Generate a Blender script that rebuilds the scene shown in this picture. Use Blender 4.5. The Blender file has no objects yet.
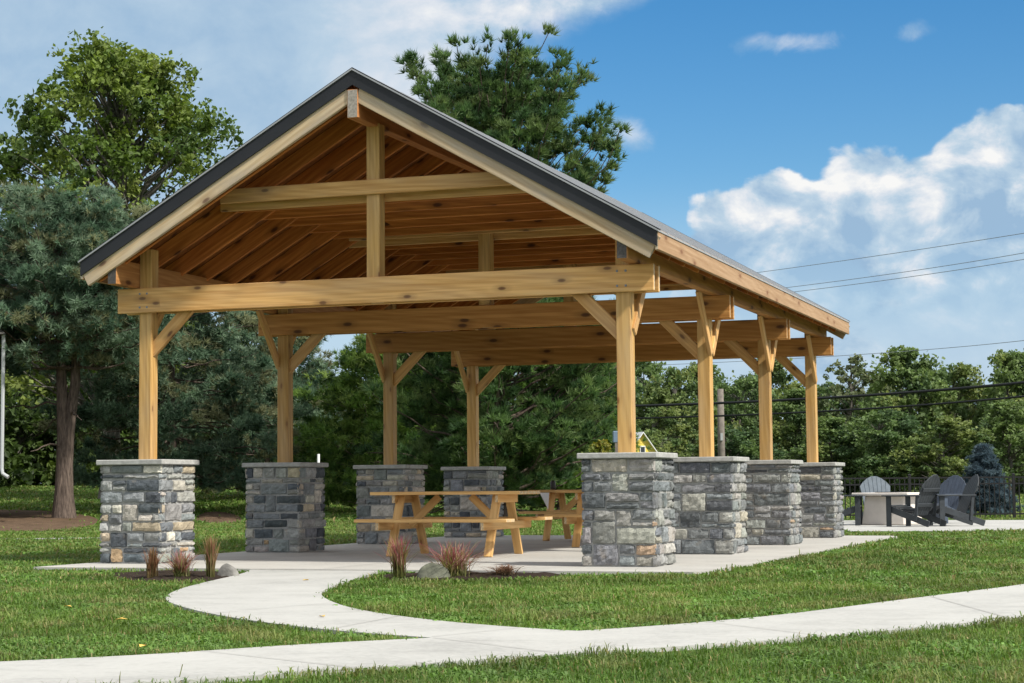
import bpy, bmesh, math, random
import numpy as np
from mathutils import Vector, Matrix
PI = math.pi
C = bpy.context.scene.collection
scene = bpy.context.scene

# ------------------------------------------------------------------ camera
F_PX, PITCH, ROLL, HC = 1877.28, 0.0775, -0.0082, 0.7877
cp, sp_, cr, sr = math.cos(PITCH), math.sin(PITCH), math.cos(ROLL), math.sin(ROLL)
FW = np.array([0, cp, sp_]); U0 = np.array([0, -sp_, cp]); R0 = np.array([1.0, 0, 0])
RT = R0 * cr + U0 * sr; UP = -R0 * sr + U0 * cr

def ray(x, y):
    return FW + RT * (x - 512) / F_PX + UP * (341.5 - y) / F_PX

def onz(x, y, z):
    d = ray(x, y); t = (z - HC) / d[2]
    return np.array([d[0] * t, d[1] * t, z])

def at(x, y, Y):
    d = ray(x, y); t = Y / d[1]
    return np.array([d[0] * t, Y, HC + d[2] * t])

cd = bpy.data.cameras.new('camera'); cam = bpy.data.objects.new('camera', cd); C.objects.link(cam)
cd.sensor_width = 36; cd.lens = F_PX / 1024 * 36; cd.clip_end = 3000; cd.clip_start = 0.1
M = Matrix.Identity(4)
for i in range(3):
    M[i][0], M[i][1], M[i][2] = RT[i], UP[i], -FW[i]
M[2][3] = HC
cam.matrix_world = M
scene.camera = cam

# pavilion frame: u across the front (left to right), v towards the back
YAW, PX0, PY0 = 0.3408, 1.386, 18.4028
CY, SY = math.cos(YAW), math.sin(YAW)
def pav(u, v, z=0):
    return np.array([PX0 + u * CY + v * SY, PY0 - u * SY + v * CY, z])
def topav(X, Y):
    dx, dy = X - PX0, Y - PY0
    return dx * CY - dy * SY, dx * SY + dy * CY

# ------------------------------------------------------------------ materials
def new_mat(name):
    m = bpy.data.materials.new(name); m.use_nodes = True
    nt = m.node_tree; bs = nt.nodes['Principled BSDF']
    bs.inputs['Specular IOR Level'].default_value = 0.3
    return m, nt, bs
def nd(nt, t, **kw):
    n = nt.nodes.new(t)
    for k, v in kw.items():
        if k in n.inputs: n.inputs[k].default_value = v
        else: setattr(n, k, v)
    return n
def ramp(nt, fac, stops, interp='LINEAR'):
    r = nd(nt, 'ShaderNodeValToRGB'); cr_ = r.color_ramp; cr_.interpolation = interp
    while len(cr_.elements) > 1: cr_.elements.remove(cr_.elements[-1])
    for i, (p, c) in enumerate(stops):
        e = cr_.elements[0] if i == 0 else cr_.elements.new(p)
        e.position = p
        e.color = (c[0], c[1], c[2], 1) if hasattr(c, '__len__') else (c, c, c, 1)
    nt.links.new(fac, r.inputs['Fac'])
    return r.outputs['Color']
def mth(nt, op, a, b=None, c=None, clamp=False):
    n = nd(nt, 'ShaderNodeMath', operation=op); n.use_clamp = clamp
    for i, x in enumerate((a, b, c)):
        if x is None: continue
        if isinstance(x, (int, float)): n.inputs[i].default_value = x
        else: nt.links.new(x, n.inputs[i])
    return n.outputs[0]
def mix(nt, fac, a, b, blend='MIX'):
    n = nd(nt, 'ShaderNodeMix', data_type='RGBA', blend_type=blend)
    for i, x in ((0, fac), (6, a), (7, b)):
        if isinstance(x, (int, float)): n.inputs[i].default_value = x
        elif isinstance(x, tuple): n.inputs[i].default_value = (*x, 1)
        else: nt.links.new(x, n.inputs[i])
    return n.outputs[2]
def noise(nt, vec, scale, detail=4, rough=0.55):
    n = nd(nt, 'ShaderNodeTexNoise', Scale=scale, Detail=detail, Roughness=rough)
    if vec is not None: nt.links.new(vec, n.inputs['Vector'])
    return n.outputs['Fac']
def bump(nt, bs, h, strength, dist=0.01):
    b = nd(nt, 'ShaderNodeBump', Strength=strength, Distance=dist)
    nt.links.new(h, b.inputs['Height']); nt.links.new(b.outputs['Normal'], bs.inputs['Normal'])
def mapping(nt, vec, scale, loc=None):
    n = nd(nt, 'ShaderNodeMapping'); n.inputs['Scale'].default_value = scale
    nt.links.new(vec, n.inputs['Vector'])
    if loc is not None: nt.links.new(loc, n.inputs['Location'])
    return n.outputs['Vector']

def wood(name, light, dark, knot, end=None, knots=0.12, grey=0.0):
    m, nt, bs = new_mat(name)
    tc = nd(nt, 'ShaderNodeTexCoord'); oi = nd(nt, 'ShaderNodeObjectInfo')
    off = nd(nt, 'ShaderNodeCombineXYZ')
    r40 = mth(nt, 'MULTIPLY', oi.outputs['Random'], 37.0)
    for i in range(3): nt.links.new(r40, off.inputs[i])
    v = mapping(nt, tc.outputs['Object'], (1, 1, 1), off.outputs[0])
    # growth rings bent round the knots
    warp = noise(nt, mapping(nt, v, (0.7, 3.0, 3.0)), 1.0, 2)
    g = nd(nt, 'ShaderNodeTexNoise', Scale=1.0, Detail=5, Roughness=0.6)
    g.inputs['Distortion'].default_value = 0.6
    nt.links.new(mapping(nt, v, (0.55, 26, 26)), g.inputs['Vector'])
    wv = nd(nt, 'ShaderNodeTexWave', wave_type='BANDS', bands_direction='DIAGONAL', Scale=6.0, Distortion=9.0, Detail=2.0)
    wv.inputs['Detail Scale'].default_value = 0.7
    nt.links.new(mapping(nt, v, (0.16, 1.4, 1.4)), wv.inputs['Vector'])
    f = mth(nt, 'ADD', mth(nt, 'MULTIPLY', g.outputs['Fac'], 0.78), mth(nt, 'MULTIPLY', wv.outputs['Fac'], 0.10))
    f = mth(nt, 'ADD', f, mth(nt, 'MULTIPLY', warp, 0.15))
    col = ramp(nt, f, [(0.34, dark), (0.5, tuple(.45 * a + .55 * b for a, b in zip(light, dark))), (0.64, light)])
    # knots
    vo = nd(nt, 'ShaderNodeTexVoronoi', Scale=1.0, voronoi_dimensions='2D')
    sx = nd(nt, 'ShaderNodeSeparateXYZ'); nt.links.new(v, sx.inputs[0]); cx = nd(nt, 'ShaderNodeCombineXYZ')
    nt.links.new(mth(nt, 'MULTIPLY', sx.outputs[0], 1.9), cx.inputs[0]); nt.links.new(mth(nt, 'MULTIPLY', mth(nt, 'ADD', sx.outputs[1], sx.outputs[2]), 4.6), cx.inputs[1])
    nt.links.new(cx.outputs[0], vo.inputs['Vector'])
    gate = mth(nt, 'GREATER_THAN', nd_sep(nt, vo.outputs['Color']), 0.58)
    kk = ramp(nt, vo.outputs['Distance'], [(0.0, 1), (knots * .6, .9), (knots * 1.0, 0.32), (knots * 2.6, 0)])
    col = mix(nt, mth(nt, 'MULTIPLY', kk, gate), col, knot)
    # boards differ from one another
    hs = nd(nt, 'ShaderNodeHueSaturation')
    nt.links.new(col, hs.inputs['Color'])
    nt.links.new(mth(nt, 'ADD', mth(nt, 'MULTIPLY', oi.outputs['Random'], 0.3), 0.85), hs.inputs['Value'])
    col = hs.outputs['Color']
    if grey:
        w = ramp(nt, noise(nt, mapping(nt, v, (0.8, 4, 4)), 1.5, 4), [(0.42, 0), (0.7, grey)])
        col = mix(nt, w, col, (0.36, 0.33, 0.29))
    if end:
        sep = nd(nt, 'ShaderNodeSeparateXYZ'); nt.links.new(tc.outputs['Normal'], sep.inputs[0])
        e = mth(nt, 'GREATER_THAN', mth(nt, 'ABSOLUTE', sep.outputs[0]), 0.8)
        en = ramp(nt, noise(nt, tc.outputs['Object'], 40, 4), [(0.3, tuple(x * .5 for x in end)), (0.7, end)])
        col = mix(nt, e, col, en)
    nt.links.new(col, bs.inputs['Base Color'])
    bs.inputs['Roughness'].default_value = 0.62
    bump(nt, bs, g.outputs['Fac'], 0.25, 0.004)
    return m
def nd_sep(nt, col):
    s = nd(nt, 'ShaderNodeSeparateColor'); nt.links.new(col, s.inputs[0]); return s.outputs[0]

MAT = {}
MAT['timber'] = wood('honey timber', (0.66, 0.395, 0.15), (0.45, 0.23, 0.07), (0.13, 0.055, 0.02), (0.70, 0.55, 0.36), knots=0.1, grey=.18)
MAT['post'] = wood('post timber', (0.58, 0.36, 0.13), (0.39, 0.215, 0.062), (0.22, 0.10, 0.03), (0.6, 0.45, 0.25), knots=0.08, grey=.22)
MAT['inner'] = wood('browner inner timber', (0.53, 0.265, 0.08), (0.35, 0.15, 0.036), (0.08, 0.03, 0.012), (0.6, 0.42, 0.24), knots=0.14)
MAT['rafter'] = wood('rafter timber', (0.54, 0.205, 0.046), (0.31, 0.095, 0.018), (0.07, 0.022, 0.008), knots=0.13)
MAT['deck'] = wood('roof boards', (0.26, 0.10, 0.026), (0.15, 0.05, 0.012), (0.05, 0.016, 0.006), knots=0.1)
MAT['weathered'] = wood('weathered barge timber', (0.60, 0.47, 0.30), (0.42, 0.29, 0.16), (0.14, 0.08, 0.05), (0.30, 0.28, 0.26), grey=0.7)
MAT['fascia'] = wood('pale fascia timber', (0.44, 0.285, 0.165), (0.33, 0.195, 0.10), (0.2, 0.09, 0.04), (0.7, 0.6, 0.45))
MAT['eave'] = wood('eave beam timber', (0.52, 0.26, 0.09), (0.36, 0.15, 0.045), (0.09, 0.03, 0.012), (0.10, 0.09, 0.085), knots=0.14)
MAT['ridge'] = wood('ridge beam timber', (0.5, 0.22, 0.08), (0.34, 0.13, 0.04), (0.09, 0.03, 0.012), (0.42, 0.38, 0.33), knots=0.12)
MAT['table'] = wood('picnic table timber', (0.72, 0.46, 0.19), (0.53, 0.30, 0.105), (0.25, 0.11, 0.035), (0.75, 0.57, 0.34), knots=0.08)

def simple(name, col, rough=0.6, metal=0.0, var=0.0, scale=8, bumpy=0.0, bscale=60):
    m, nt, bs = new_mat(name)
    tc = nd(nt, 'ShaderNodeTexCoord')
    if var:
        f = noise(nt, tc.outputs['Object'], scale, 6, 0.6)
        c = ramp(nt, f, [(0.3, tuple(x * (1 - var) for x in col)), (0.7, tuple(min(1, x * (1 + var)) for x in col))])
        nt.links.new(c, bs.inputs['Base Color'])
    else: bs.inputs['Base Color'].default_value = (*col, 1)
    bs.inputs['Roughness'].default_value = rough; bs.inputs['Metallic'].default_value = metal
    if bumpy: bump(nt, bs, noise(nt, tc.outputs['Object'], bscale, 6, 0.6), bumpy)
    return m
MAT['trim'] = simple('dark metal trim', (0.018, 0.020, 0.025), 0.55, 0.0, 0.15, 3)
MAT['roof'] = simple('metal roofing', (0.34, 0.35, 0.36), 0.38, 0.35, 0.08, 3)
MAT['cap'] = simple('cast stone cap', (0.36, 0.36, 0.345), 0.85, 0, 0.22, 14, 0.25, 90)
MAT['mortar'] = simple('mortar', (0.31, 0.31, 0.30), 0.95, 0, 0.2, 30, 0.5, 120)
MAT['charcoal'] = simple('charcoal plastic lumber', (0.036, 0.042, 0.048), 0.5, 0, 0.2, 12)
MAT['bluechair'] = simple('slate blue plastic lumber', (0.05, 0.066, 0.095), 0.5, 0, 0.2, 12)
MAT['greychair'] = simple('grey plastic lumber', (0.10, 0.125, 0.15), 0.5, 0, 0.2, 12)
MAT['black'] = simple('black painted steel', (0.012, 0.012, 0.013), 0.5)
MAT['cable'] = simple('cable', (0.015, 0.017, 0.02), 0.6)
MAT['wire'] = simple('bare wire', (0.22, 0.25, 0.29), 0.5)
MAT['pitcover'] = simple('fire table stone', (0.64, 0.59, 0.54), 0.85, 0, 0.1, 3, 0.15)
MAT['white'] = simple('white paint', (0.78, 0.79, 0.80), 0.5, 0, 0.04, 3)
MAT['siding'] = simple('grey siding', (0.35, 0.37, 0.38), 0.7, 0, 0.06, 2)
MAT['yellow'] = simple('yellow siding', (0.72, 0.55, 0.10), 0.7, 0, 0.06, 2)
MAT['glass'] = simple('window glass', (0.03, 0.04, 0.05), 0.08)
MAT['shingle'] = simple('shingles', (0.09, 0.085, 0.08), 0.9, 0, 0.3, 20)
MAT['pole'] = simple('pole wood', (0.17, 0.15, 0.13), 0.9, 0, 0.3, 6, 0.4, 30)
MAT['bluegrey'] = simple('blue grey panel', (0.14, 0.2, 0.27), 0.5, 0, 0.1, 3)
MAT['rock'] = simple('field stone', (0.20, 0.195, 0.18), 0.9, 0, 0.4, 9, 0.8, 30)
MAT['rockmoss'] = simple('mossy stone', (0.11, 0.115, 0.085), 0.9, 0, 0.4, 9, 0.8, 30)
MAT['darkcan'] = simple('dark vessel', (0.03, 0.028, 0.026), 0.4)
MAT['fallen'] = simple('fallen leaf', (0.62, 0.42, 0.10), 0.8)

def bark(name, a, b):
    m, nt, bs = new_mat(name); tc = nd(nt, 'ShaderNodeTexCoord')
    v = mapping(nt, tc.outputs['Object'], (9, 9, 1.6))
    f = noise(nt, v, 2.2, 6, 0.65)
    nt.links.new(ramp(nt, f, [(0.33, a), (0.66, b)]), bs.inputs['Base Color'])
    bs.inputs['Roughness'].default_value = 0.95
    bump(nt, bs, f, 0.9, 0.05)
    return m
MAT['bark'] = bark('pine bark', (0.045, 0.033, 0.027), (0.17, 0.13, 0.105))
MAT['barkg'] = bark('grey bark', (0.06, 0.055, 0.048), (0.2, 0.185, 0.16))

def tinted(name, transl=0.35, rough=0.55, spec=0.25):
    m, nt, bs = new_mat(name)
    a = nd(nt, 'ShaderNodeAttribute', attribute_name='tint')
    nt.links.new(a.outputs['Color'], bs.inputs['Base Color'])
    bs.inputs['Roughness'].default_value = rough; bs.inputs['Specular IOR Level'].default_value = spec
    if transl:
        t = nd(nt, 'ShaderNodeBsdfTranslucent'); x = nd(nt, 'ShaderNodeMixShader'); x.inputs[0].default_value = transl
        h = nd(nt, 'ShaderNodeHueSaturation', Saturation=1.15, Value=1.25)
        nt.links.new(a.outputs['Color'], h.inputs['Color']); nt.links.new(h.outputs[0], t.inputs['Color'])
        nt.links.new(bs.outputs[0], x.inputs[1]); nt.links.new(t.outputs[0], x.inputs[2])
        nt.links.new(x.outputs[0], nt.nodes['Material Output'].inputs['Surface'])
    return m
MAT['leaf'] = tinted('leaves', 0.35)
MAT['needle'] = tinted('needles', 0.45)
MAT['blade'] = tinted('grass blades', 0.35)

def stone_mat():
    m, nt, bs = new_mat('quarried stone')
    a = nd(nt, 'ShaderNodeAttribute', attribute_name='tint'); tc = nd(nt, 'ShaderNodeTexCoord')
    f = noise(nt, tc.outputs['Object'], 11, 8, 0.65); g = noise(nt, tc.outputs['Object'], 55, 6, 0.7)
    f2 = mth(nt, 'ADD', mth(nt, 'MULTIPLY', f, 0.65), mth(nt, 'MULTIPLY', g, 0.35))
    c = mix(nt, 1.0, a.outputs['Color'], ramp(nt, f2, [(0.3, 0.5), (0.5, 0.95), (0.7, 1.5)]), 'MULTIPLY')
    rust = ramp(nt, noise(nt, tc.outputs['Object'], 5, 5, 0.6), [(0.6, 0), (0.72, 0.45)])
    c = mix(nt, rust, c, (0.30, 0.24, 0.17))
    nt.links.new(c, bs.inputs['Base Color']); bs.inputs['Roughness'].default_value = 0.85
    bump(nt, bs, f2, 1.0, 0.03)
    return m
MAT['stone'] = stone_mat()

def ground_mat(name, stops, s1, s2, bmp=0.5):
    m, nt, bs = new_mat(name); g = nd(nt, 'ShaderNodeNewGeometry'); P = g.outputs['Position']
    f = mth(nt, 'ADD', mth(nt, 'MULTIPLY', noise(nt, P, s1, 5, 0.6), 0.5), mth(nt, 'MULTIPLY', noise(nt, P, s2, 5, 0.7), 0.5))
    nt.links.new(ramp(nt, f, stops), bs.inputs['Base Color'])
    bs.inputs['Roughness'].default_value = 0.95; bs.inputs['Specular IOR Level'].default_value = 0.1
    bump(nt, bs, noise(nt, P, s2 * 2, 6, 0.7), bmp, 0.03)
    return m
MAT['lawn'] = ground_mat('lawn soil and turf', [(0.32, (0.035, 0.05, 0.012)), (0.5, (0.065, 0.10, 0.02)), (0.68, (0.12, 0.155, 0.035))], 0.35, 14)
MAT['litter'] = ground_mat('leaf litter', [(0.3, (0.04, 0.028, 0.018)), (0.7, (0.19, 0.125, 0.08))], 1.5, 16, 0.9)
MAT['mulch'] = ground_mat('dark mulch', [(0.3, (0.018, 0.014, 0.011)), (0.7, (0.07, 0.05, 0.038))], 4, 45, 0.9)

def concrete_mat(name, col):
    m, nt, bs = new_mat(name); g = nd(nt, 'ShaderNodeNewGeometry'); P = g.outputs['Position']
    f = mth(nt, 'ADD', mth(nt, 'MULTIPLY', noise(nt, P, 0.9, 6, 0.65), 0.6), mth(nt, 'MULTIPLY', noise(nt, P, 26, 5, 0.7), 0.4))
    c = ramp(nt, f, [(0.33, tuple(x * .74 for x in col)), (0.5, col), (0.68, tuple(min(.9, x * 1.13) for x in col))])
    st = ramp(nt, noise(nt, mapping(nt, P, (1.6, 5, 1)), 1.0, 5, 0.6), [(0.55, 0), (0.72, 0.45)])
    c = mix(nt, st, c, tuple(x * .62 for x in col))
    nt.links.new(c, bs.inputs['Base Color']); bs.inputs['Roughness'].default_value = 0.85
    bump(nt, bs, noise(nt, P, 90, 5, 0.7), 0.25, 0.004)
    return m
MAT['concrete'] = concrete_mat('broomed concrete', (0.395, 0.395, 0.375))
MAT['slab'] = concrete_mat('slab concrete', (0.41, 0.40, 0.37))
MAT['joint'] = simple('joint', (0.28, 0.275, 0.26), 0.9)

# ------------------------------------------------------------------ object helpers
def link(o, parent=None):
    C.objects.link(o)
    if parent is not None: o.parent = parent
    return o
def tag(o, label=None, cat=None, group=None, kind=None):
    if label: o['label'] = label
    if cat: o['category'] = cat
    if group: o['group'] = group
    if kind: o['kind'] = kind
    return o
def empty(name, loc, rz=0, label=None, cat=None, group=None):
    o = bpy.data.objects.new(name, None); o.location = tuple(loc); o.rotation_euler = (0, 0, rz)
    link(o); return tag(o, label, cat, group)
def mesh_np(name, V, F, mat, parent=None, tint=None, smooth=False):
    """F: array (n,k) or list of such arrays"""
    me = bpy.data.meshes.new(name)
    Fs = F if isinstance(F, list) else [F]
    Fs = [np.asarray(f, dtype=np.int32) for f in Fs if len(f)]
    V = np.asarray(V, dtype=np.float32)
    me.vertices.add(len(V)); me.vertices.foreach_set('co', V.ravel())
    li = np.concatenate([f.ravel() for f in Fs])
    tot = np.concatenate([np.full(len(f), f.shape[1], np.int32) for f in Fs])
    st = np.concatenate([[0], np.cumsum(tot)[:-1]]).astype(np.int32)
    me.loops.add(len(li)); me.loops.foreach_set('vertex_index', li)
    me.polygons.add(len(tot)); me.polygons.foreach_set('loop_start', st)
    me.polygons.foreach_set('use_smooth', np.full(len(tot), smooth))
    if tint is not None:
        a = me.attributes.new('tint', 'FLOAT_COLOR', 'POINT')
        t = np.ones((len(V), 4), np.float32); t[:, :3] = tint
        a.data.foreach_set('color', t.ravel())
    me.update(calc_edges=True); me.validate()
    for m in (mat if isinstance(mat, (list, tuple)) else [mat]): me.materials.append(m)
    return link(bpy.data.objects.new(name, me), parent)
class MB:
    """collects boxes, tubes and prisms; build() links them as ONE mesh object"""
    def __init__(s): s.v = []; s.f = []; s.mi = []; s.n = 0
    def add(s, V, F, mi=0):
        s.v.append(np.asarray(V, float)); s.f += [[i + s.n for i in f] for f in F]; s.mi += [mi] * len(F); s.n += len(V); return s
    def hexa(s, P, mi=0):  # 4 bottom (ccw) + 4 top
        return s.add(P, [(3, 2, 1, 0), (4, 5, 6, 7), (0, 1, 5, 4), (1, 2, 6, 5), (2, 3, 7, 6), (3, 0, 4, 7)], mi)
    def box(s, x0, x1, y0, y1, z0, z1, mi=0):
        return s.hexa([(x0, y0, z0), (x1, y0, z0), (x1, y1, z0), (x0, y1, z0), (x0, y0, z1), (x1, y0, z1), (x1, y1, z1), (x0, y1, z1)], mi)
    def bar(s, a, b, w, h, up=(0, 0, 1), mi=0):
        a, b = Vector(a), Vector(b); x = (b - a).normalized(); y = Vector(up).cross(x)
        if y.length < 1e-4: y = Vector((1, 0, 0)).cross(x)
        y.normalize(); z = x.cross(y)
        P = [p + y * i * w / 2 + z * j * h / 2 for j in (-1, 1) for p, i in ((a, -1), (b, -1), (b, 1), (a, 1))]
        return s.hexa([tuple(p) for p in P], mi)
    def tube(s, pts, rad, n=8, caps=True, mi=0):
        V, F = tube_np(np.asarray(pts, float), rad, n)
        F = [list(f) for f in F]
        if caps:
            m = len(pts); F.append(list(range(n))[::-1]); F.append([(m - 1) * n + i for i in range(n)])
        return s.add(V, F, mi)
    def lathe(s, prof, c=(0, 0, 0), n=20, mi=0):
        V = [(c[0] + r * math.cos(2 * PI * k / n), c[1] + r * math.sin(2 * PI * k / n), c[2] + z) for r, z in prof for k in range(n)]
        F = [(j * n + k, j * n + (k + 1) % n, (j + 1) * n + (k + 1) % n, (j + 1) * n + k) for j in range(len(prof) - 1) for k in range(n)]
        F += [list(range(n))[::-1], [(len(prof) - 1) * n + k for k in range(n)]]
        return s.add(V, F, mi)
    def prism(s, pts, z0, z1, mi=0):
        n = len(pts)
        V = [(x, y, z0) for x, y in pts] + [(x, y, z1) for x, y in pts]
        F = [list(range(n))[::-1], list(range(n, 2 * n))] + [(i, (i + 1) % n, n + (i + 1) % n, n + i) for i in range(n)]
        return s.add(V, F, mi)
    def build(s, name, mat, parent=None, bevel=0.0, smooth=False):
        me = bpy.data.meshes.new(name); me.from_pydata(np.concatenate(s.v).tolist(), [], s.f)
        me.polygons.foreach_set('material_index', np.array(s.mi, np.int32))
        for m in (mat if isinstance(mat, (list, tuple)) else [mat]): me.materials.append(m)
        if smooth: me.polygons.foreach_set('use_smooth', np.full(len(me.polygons), True))
        me.update(); o = link(bpy.data.objects.new(name, me), parent)
        if bevel:
            b = o.modifiers.new('bevel', 'BEVEL'); b.width = bevel; b.segments = 1; b.limit_method = 'ANGLE'
        return o
def tube_np(P, rad, n=6):
    P = np.asarray(P, float); m = len(P)
    rad = np.full(m, rad) if np.isscalar(rad) else np.asarray(rad, float)
    T = np.gradient(P, axis=0); T /= np.linalg.norm(T, axis=1)[:, None] + 1e-9
    ref = np.array([0, 0, 1.0]) if abs(T[0][2]) < 0.9 else np.array([1.0, 0, 0])
    A = np.cross(T, ref); A /= np.linalg.norm(A, axis=1)[:, None] + 1e-9
    B = np.cross(T, A)
    th = np.arange(n) * 2 * PI / n
    V = (P[:, None, :] + rad[:, None, None] * (np.cos(th)[None, :, None] * A[:, None, :] + np.sin(th)[None, :, None] * B[:, None, :])).reshape(-1, 3)
    j = np.arange(m - 1)[:, None] * n; k = np.arange(n)[None, :]; k2 = (k + 1) % n
    F = np.stack([j + k, j + k2, j + n + k2, j + n + k], -1).reshape(-1, 4)
    return V, F
def timber(name, a, b, w, h, mat, parent, up=(0, 0, 1), bevel=0.006, label=None):
    """a squared timber from a to b: its own mesh with the grain along local x"""
    a, b = Vector(a), Vector(b); L = (b - a).length; x = (b - a) / L
    y = Vector(up).cross(x); y.normalize(); z = x.cross(y)
    key = ('tb', round(L, 4), w, h, mat)
    me = MESHES.get(key)
    if me is None:
        o = MB().box(0, L, -w / 2, w / 2, -h / 2, h / 2).build(name, MAT[mat], parent, bevel); MESHES[key] = o.data
    else:
        o = link(bpy.data.objects.new(name, me), parent)
        if bevel:
            bb = o.modifiers.new('bevel', 'BEVEL'); bb.width = bevel; bb.segments = 1; bb.limit_method = 'ANGLE'
    m = Matrix.Identity(4)
    for i in range(3): m[i][0], m[i][1], m[i][2], m[i][3] = x[i], y[i], z[i], a[i]
    o.matrix_basis = m
    if label: o['label'] = label
    return o
MESHES = {}
def copy_tree(o, parent=None):
    c = o.copy(); C.objects.link(c); c.parent = parent
    for ch in list(o.children): copy_tree(ch, c)
    return c

# ------------------------------------------------------------------ pavilion
PV = empty('pavilion', (PX0, PY0, 0), -YAW, 'open timber picnic pavilion with dark metal gable roof on grey stone piers', 'pavilion')
SP, PW, UL, UR = 3.375, 0.762, -6.2496, 0.0
rng = np.random.default_rng(5)

def stone_pier(uc, vc, seed, palette, rough=1.0, lo_=.9, hi_=1.5, wmin=.11, wmax=.40):
    r = np.random.default_rng(seed)
    h = PW / 2; H = 1.066
    V = []; T = []; Fq = []; nv = 0
    cols = np.array(palette[0]); wts = np.array(palette[1]); wts = wts / wts.sum()
    def block(face, a0, a1, z0, z1, out, lip0, lip1):
        # one rough stone on a face; a runs along the face, out = projection
        nonlocal nv
        na, nz = max(3, int((a1 - a0) / 0.045) + 2), max(3, int((z1 - z0) / 0.04) + 2)
        ea, ez_ = .010 / (a1 - a0), .010 / (z1 - z0)
        A = np.concatenate([[0], np.linspace(ea, 1 - ea, na), [1]]); Z = np.concatenate([[0], np.linspace(ez_, 1 - ez_, nz), [1]]); na += 2; nz += 2
        aa, zz = np.meshgrid(A, Z, indexing='ij')
        ed = np.minimum(np.minimum(aa * (a1 - a0), (1 - aa) * (a1 - a0)), np.minimum(zz * (z1 - z0), (1 - zz) * (z1 - z0)))
        prof = np.where(ed < 1e-6, 0, np.clip(.62 + .38 * ed / .03, 0, 1))
        nz_ = r.normal(0, 0.0055 * rough, aa.shape)
        tilt = r.normal(0, 0.006, 2)
        d = prof * out + (nz_ + tilt[0] * (aa - .5) * 2 + tilt[1] * (zz - .5) * 2) * prof
        jit = r.normal(0, 0.003, aa.shape) * (prof > 0)
        pa = a0 + aa * (a1 - a0) + jit; pz = z0 + zz * (z1 - z0) + r.normal(0, 0.003, aa.shape)
        pa[0, :] = a0 - lip0 + r.normal(0, .0025); pa[-1, :] = a1 + lip1 + r.normal(0, .0025)
        off = h - 0.03 + d
        if face == 0: X, Y = pa, -off
        elif face == 1: X, Y = off, pa
        elif face == 2: X, Y = -pa, off
        else: X, Y = -off, -pa
        V.append(np.stack([uc + X, vc + Y, pz], -1).reshape(-1, 3))
        c = cols[r.choice(len(cols), p=wts)] * r.uniform(lo_, hi_) * (1 + r.normal(0, .02, 3)) * np.array([1.07, 1.0, .91])
        T.append(np.tile(c, (na * nz, 1)))
        i = np.arange(na - 1)[:, None] * nz + np.arange(nz - 1)[None, :]
        Fq.append((np.stack([i, i + nz, i + nz + 1, i + 1], -1).reshape(-1, 4) + nv))
        nv += na * nz
        return c
    z = 0.0; rows = []
    while z < H - 0.04:
        dz = r.choice([0.06, 0.085, 0.11, 0.13, 0.17], p=[.18, .28, .28, .18, .08])
        if H - z - dz < 0.06: dz = H - z
        rows.append((z, z + dz)); z += dz
    g = 0.005
    for face in range(4):
        k = 0; skip = []
        for ri, (z0, z1) in enumerate(rows):
            a = -h; newskip = []
            lo = True
            while a < h - 0.02:
                w = r.uniform(wmin, wmax)
                if a == -h: w = (0.24 if (ri + face) % 2 else 0.13) * r.uniform(.8, 1.25)
                b = a + w
                if h - b < 0.10: b = h
                hit = [s for s in skip if s[0] < b - 0.01 and s[1] > a + 0.01]
                if hit:
                    s = hit[0]
                    if s[0] - a > 0.07: b = s[0]
                    else: a = s[1]; continue
                zt = z1
                # some stones rise through two courses
                if ri + 1 < len(rows) and r.random() < 0.26 and rows[ri + 1][1] - z0 < 0.24 and b < h and a > -h:
                    zt = rows[ri + 1][1]; newskip.append((a, b))
                za, zb_ = z0 + g + max(0, r.normal(0, .004)), zt - g - max(0, r.normal(0, .004))
                if zb_ - za > .10 and r.random() < .2:
                    zm = za + (zb_ - za) * r.uniform(.38, .6)
                    block(face, a + g, b - g, zm + g, zb_, 0.030 + r.uniform(-.006, .012) * rough, 0, 0); zb_ = zm - g
                block(face, a + g, b - g, za, zb_, 0.030 + r.uniform(-.006, .012) * rough, 0, 0)
                a = b
            skip = newskip
    P = mesh_np('stone_pier', np.concatenate(V), np.concatenate(Fq), MAT['stone'], PV, np.concatenate(T))
    MB().box(uc - h + .024, uc + h - .024, vc - h + .024, vc + h - .024, -0.02, H).build('mortar_core', MAT['mortar'], P)
    q = h + 0.03
    cb = MB().box(uc - q, uc + q, vc - q, vc + q, 1.064, 1.12)
    cb.build('cap_stone', MAT['cap'], P, 0.008)
    return P
pal_grey = ([(.135, .155, .175), (.19, .205, .215), (.26, .27, .27), (.085, .098, .115), (.27, .27, .25), (.28, .22, .165)], [40, 34, 12, 10, 2.2, .8])
pal_mix = ([(.15, .175, .20), (.22, .24, .25), (.34, .345, .33), (.07, .085, .105), (.33, .305, .245), (.32, .245, .16)], [30, 28, 16, 14, 8, 1.8])
for i in range(4):
    vc = PW / 2 + i * SP
    stone_pier(UR - PW / 2, vc, 40 + i, pal_grey, 1.0, 1.05, 1.5, .16, .44)
    stone_pier(UL + PW / 2, vc, 80 + i, pal_mix, 0.7, 1.0, 1.65, .12, .40)
UPR, UPL, UC = -0.39, -5.874, -3.132
PWD = 0.15; ZB0, ZB1 = 2.74, 3.012
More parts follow.
